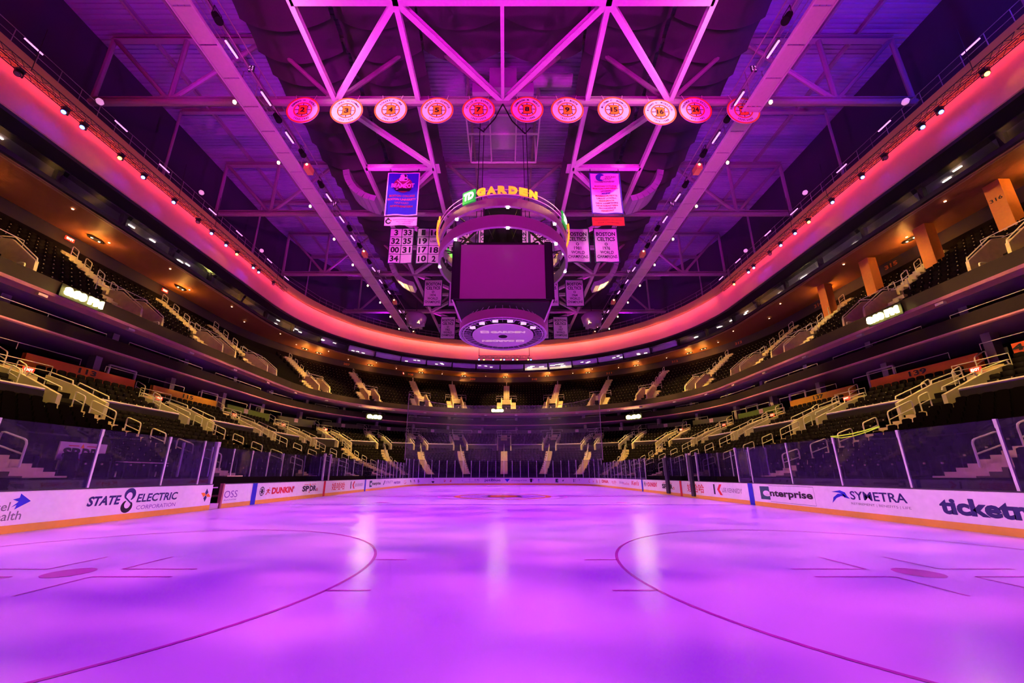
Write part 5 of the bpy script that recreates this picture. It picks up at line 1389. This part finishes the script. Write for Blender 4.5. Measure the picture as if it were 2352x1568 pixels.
# ---- lit clock signs
SIGN = mat('clock_glow', (1, 1, .6), .4, emit=(1., .86, .22), es=30.)
def clock(F, w, h, label, body='8:00 PM'):
    t = thing('clock_sign', label, 'clock sign', tuple(F(0, 0, 0)), 'lit clock signs round the balcony')
    m = MB(); m.box((0, 0, -.05), (w*1.12, h*1.5, .06), 0, F); m.build('backing', DARKER, t)
    m = MB(); m.text(body, -w/2, w/2, -h/2, h/2, 0, F, bold=.06, dep=.12, z=.06); m.build('digit', SIGN, t, label='glowing yellow white digits')
    return t
for i, s in enumerate(between(SL(12.), SR(12.), 5.2, 'up', 27.)):
    f, T = loc('up', s, 27.); p = f(27.1, 0, 11.72)
    m = MB(); m.bar(p-T*.22, p+T*.22, .22, .16); m.bar(p+V3((0, 0, .05)), p+V3((0, 0, .2)), .06); o = m.build('lip_lamp', PINKT)
    tag(o, f'small pale box lamp under the balcony lip, {nth(i+1)} counted from the bench side', 'lamp', 'box lamps under the balcony lip')
clock(frame((-26.62, 23.98, 12.34), (0, 1, 0), (0, 0, 1)), 2.1, .52, 'bright yellow lit clock on the balcony front, bench side')
clock(frame((26.62, 26.37, 12.27), (0, -1, 0), (0, 0, 1)), 2.1, .52, 'bright yellow lit clock on the balcony front, penalty box side')
clock(frame((-1.17, 65.9, 12.44), (1, 0, 0), (0, 0, 1)), 2.1, .5, 'bright yellow lit clock at the middle of the far end', '8:00')
for sg, sn in ((-1, 'bench'), (1, 'penalty box')):
    s = PI/2+sg*.93; p = V3((sg*20.7, 60.3, 10.45)); T = V3((.80, sg*-.6, 0)).normalized()
    clock(frame(p, T, (0, 0, 1)), 2.3, .62, f'bright yellow lit clock hung under the balcony at the far {sn} side corner', '8:00' )
    m = MB(); m.tube([p+V3((0, .1, .4)), p+V3((0, .1, 1.6))], .05, 6); tag(m.build('clock_hanger', DARK), f'dark hanger of the corner clock on the far {sn} side', 'hanger', 'clock hangers')
# ------------------------------------------------------------------ light
def light(kind, name, loc_, col, power, to=None, size=.2, **kw):
    l = bpy.data.lights.new(name, kind); l.color = col; l.energy = power
    if kind == 'SPOT': l.spot_size = kw.get('angle', 1.); l.spot_blend = kw.get('blend', .6); l.shadow_soft_size = size
    elif kind == 'POINT': l.shadow_soft_size = size
    elif kind == 'AREA':
        l.shape = 'RECTANGLE'; l.size = kw.get('sx', 1.); l.size_y = kw.get('sy', .3)
        if 'spread' in kw: l.spread = kw['spread']
    o = bpy.data.objects.new(name, l); COL.objects.link(o)
    if to is not None: aim(o, loc_, to)
    else: o.location = loc_
    return o
def gobo(o, seed, lo, hi, c0, c1, drop, sc):
    # patterned spot: the noise lies where the beam meets the ice
    l = o.data; l.use_nodes = True; nt = l.node_tree; em = nt.nodes['Emission']
    g = nt.nodes.new('ShaderNodeNewGeometry'); sp = nt.nodes.new('ShaderNodeSeparateXYZ'); nt.links.new(g.outputs['Incoming'], sp.inputs[0])
    def M(op, a, b):
        n = nt.nodes.new('ShaderNodeMath'); n.operation = op
        for i, x in enumerate((a, b)):
            if isinstance(x, (int, float)): n.inputs[i].default_value = x
            else: nt.links.new(x, n.inputs[i])
        return n.outputs[0]
    u = M('MULTIPLY', M('DIVIDE', sp.outputs[0], sp.outputs[2]), drop*sc[0]); v = M('MULTIPLY', M('DIVIDE', sp.outputs[1], sp.outputs[2]), drop*sc[1])
    cb = nt.nodes.new('ShaderNodeCombineXYZ'); nt.links.new(u, cb.inputs[0]); nt.links.new(v, cb.inputs[1]); cb.inputs[2].default_value = seed*3.7
    nz = nt.nodes.new('ShaderNodeTexNoise'); nz.inputs['Scale'].default_value = 1.; nz.inputs['Detail'].default_value = 1.2; nt.links.new(cb.outputs[0], nz.inputs['Vector'])
    rp = nt.nodes.new('ShaderNodeValToRGB'); nt.links.new(nz.outputs['Fac'], rp.inputs[0])
    rp.color_ramp.elements[0].position = lo; rp.color_ramp.elements[0].color = (*c0, 1)
    rp.color_ramp.elements[1].position = hi; rp.color_ramp.elements[1].color = (*c1, 1)
    nt.links.new(rp.outputs[0], em.inputs['Color']); em.inputs['Strength'].default_value = 1.
K_ICE, K_AMB, K_BAND, K_MAG = 1., 1., 1., 1.
# violet wash on the ice from both catwalks
for i, y in enumerate((8., 17., 26., 35., 44., 53.)):
    for sd in (-1, 1):
        o = light('SPOT', 'ice_wash_lamp', (sd*16.9, y, 27.1), (1, 1, 1), 16500*K_ICE, to=(sd*1.5, y+2., 0), size=.3, angle=.98, blend=.55)
        gobo(o, i*2+(sd > 0), .43, .60, (.24, .0, .80), (.92, .10, 1.15), 27., (.42, 1.0))
# amber house lamps over the stands
AMB = (1., .60, .13)
for i, y in enumerate((10., 17., 24., 31., 38., 45., 51.)):
    for sd in (-1, 1):
        light('SPOT', 'stand_lamp', (sd*19.8, y, 27.), AMB, 17000*K_AMB, to=(sd*23.5, y+1.5, 4.), size=.18, angle=.85, blend=.7)
        light('SPOT', 'balcony_lamp', (-sd*19.2, y+2., 27.2), AMB, 60000*K_AMB, to=(sd*31., y+1., 14.), size=.2, angle=.31, blend=.5)
for i, a in enumerate((.45, .8, 1.15, PI/2, PI-1.15, PI-.8, PI-.45)):
    f, T = loc('low', a, 24.); p = f(24.5, 0, 0)
    light('SPOT', 'stand_lamp', (p.x*.72, 45.+(p.y-45.)*.55, 27.), AMB, 26000*K_AMB, to=(p.x, p.y-1., 5.5), size=.18, angle=.62, blend=.7)
    p = at('up', 31., a, 15.)
    light('SPOT', 'balcony_lamp', (p.x*.35, 50., 28.7), AMB, 30000*K_AMB, to=(p.x, p.y, p.z-1.), size=.2, angle=.40, blend=.6)
# coral and red wash on the band, from strip lamps on the perimeter trusses facing outwards
bs = between(SL(7.), SR(7.), 4., 'band', 29.)
for i in range(len(bs)-1):
    a, b = bs[i], bs[i+1]; mid = (a+b)/2
    p = at('band', 28.95, mid, 25.5); q = at('band', 30., mid, 24.2); L = (at('band', 28.95, b, 0)-at('band', 28.95, a, 0)).length
    fa = sf(mid)
    o = light('AREA', 'band_wash_lamp', tuple(p), (1., .055+.16*fa, .11+.03*fa), (46+44*fa)*K_BAND*L/4, to=tuple(q), sx=L*.95, sy=.12)
    T = tang('band', 29., mid); T.z = 0
    O = V3((-T.normalized().y, T.normalized().x, 0)); p2 = at('band', 28.5, mid, 26.05)
    o2 = light('AREA', 'ledge_wash_lamp', tuple(p2), (1., .36, .08), 3.5*K_BAND*L/4, to=tuple(p2+O), sx=L*.9, sy=.1)
    d = (q-p).normalized(); X = T.normalized(); Y = (-d).cross(X).normalized()
    o.rotation_euler = Matrix((X, Y, -d)).transposed().to_euler()
for h, c, sd, hd_ in FIXTURES:
    if c == 'b': light('SPOT', 'stage_beam', tuple(h), (.10, .03, 1.), 45, to=(h.x+sd*1.6, h.y-.5, h.z-1.6), size=.08, angle=1.7, blend=.9)
    if c == 'o': light('SPOT', 'stage_beam', tuple(h), (1., .35, .05), 25, to=(h.x+sd*1.6, h.y-.5, h.z-1.6), size=.08, angle=1.7, blend=.9)
# magenta uplight on the roof steel from the catwalks
for i, y in enumerate((12., 21., 30., 40., 50., 61.)):
    for sd in (-1, 1):
        light('SPOT', 'roof_wash_lamp', (sd*15.5, y, 26.2), (1., .0, .92), 2500*K_MAG, to=(0, y+1.5, 30.5), size=.25, angle=1.0, blend=.8)
        light('SPOT', 'deck_wash_lamp', (sd*20.2, y, 27.2), (.5, .0, 1.), 1500*K_MAG, to=(sd*25.5, y+1., 36.), size=.25, angle=1.9, blend=.8)
for sd in (-1, 1):
    for y, p in ((-3., 15000), (2., 15000)):
        light('SPOT', 'near_end_flood', (sd*15.5, y, 9.), (1., .0, .90), p*K_MAG, to=(sd*1.5, 27., 29.5), size=.4, angle=1.15, blend=.7)
    light('SPOT', 'catwalk_flood', (sd*7., -3., 9.), (1., .03, .62), 24000*K_MAG, to=(sd*18.3, 30., 27.5), size=.3, angle=.7, blend=.8)
    light('SPOT', 'banner_lamp', (sd*16.6, 13., 27.0), (1., .46, .72), 9000*K_MAG, to=(sd*4., 33., 25.5), size=.2, angle=.8, blend=.7)
    light('SPOT', 'disc_lamp', (sd*15., 14., 26.6), (1., .52, .22), 1700*K_MAG, to=(sd*8., 24., 27.7), size=.2, angle=.9, blend=.7)
    for y in (13., 24., 36., 48.):
        light('SPOT', 'board_lamp', (-sd*26.4, y, 11.5), (1., .50, .40), 32000*K_AMB, to=(sd*12.9, y+1., .7), size=.1, angle=.36, blend=.9)
light('SPOT', 'corner_beam', (28.5, 13., 27.6), (.08, .02, 1.), 5000, to=(27., 24., 34.), size=.3, angle=2., blend=.9)
light('SPOT', 'corner_beam', (-28.5, 13., 27.6), (1., .01, .03), 1200, to=(-27., 20., 34.), size=.3, angle=2., blend=.9)
# warm pools of the soffit downlights
for s in SOFS:
    p = at('band', 35.1, s, 20.55)
    light('POINT', 'soffit_glow', tuple(p), (1., .40, .07), 160, size=.08)
# scoreboard lamps on the underside
# ------------------------------------------------------------------ camera, world, view
cam = bpy.data.cameras.new('camera'); co = bpy.data.objects.new('camera', cam); COL.objects.link(co)
cam.sensor_width = 36.; cam.sensor_fit = 'HORIZONTAL'; cam.lens = 827.387/2352*36
cam.shift_x = 15.78/2352; cam.shift_y = 90.1/2352
cam.clip_start = .05; cam.clip_end = 300
co.location = (.18, 3.1744, 1.499); co.rotation_euler = (PI/2+.2554021, 0, 0)
scene.camera = co
w = bpy.data.worlds.new('world'); scene.world = w; w.use_nodes = True
w.node_tree.nodes['Background'].inputs[0].default_value = (.25, .06, .4, 1); w.node_tree.nodes['Background'].inputs[1].default_value = .02
vs = scene.view_settings; vs.view_transform = 'Standard'; vs.look = 'None'; vs.gamma = 1.; vs.exposure = 0.; vs.use_curve_mapping = False
cy = scene.cycles
cy.max_bounces = 3; cy.diffuse_bounces = 2; cy.glossy_bounces = 1; cy.transmission_bounces = 2; cy.transparent_max_bounces = 10
cy.caustics_reflective = False; cy.caustics_refractive = False; cy.sample_clamp_indirect = 3.; cy.use_light_tree = True; cy.use_adaptive_sampling = True; cy.adaptive_threshold = .2; cy.adaptive_min_samples = 10
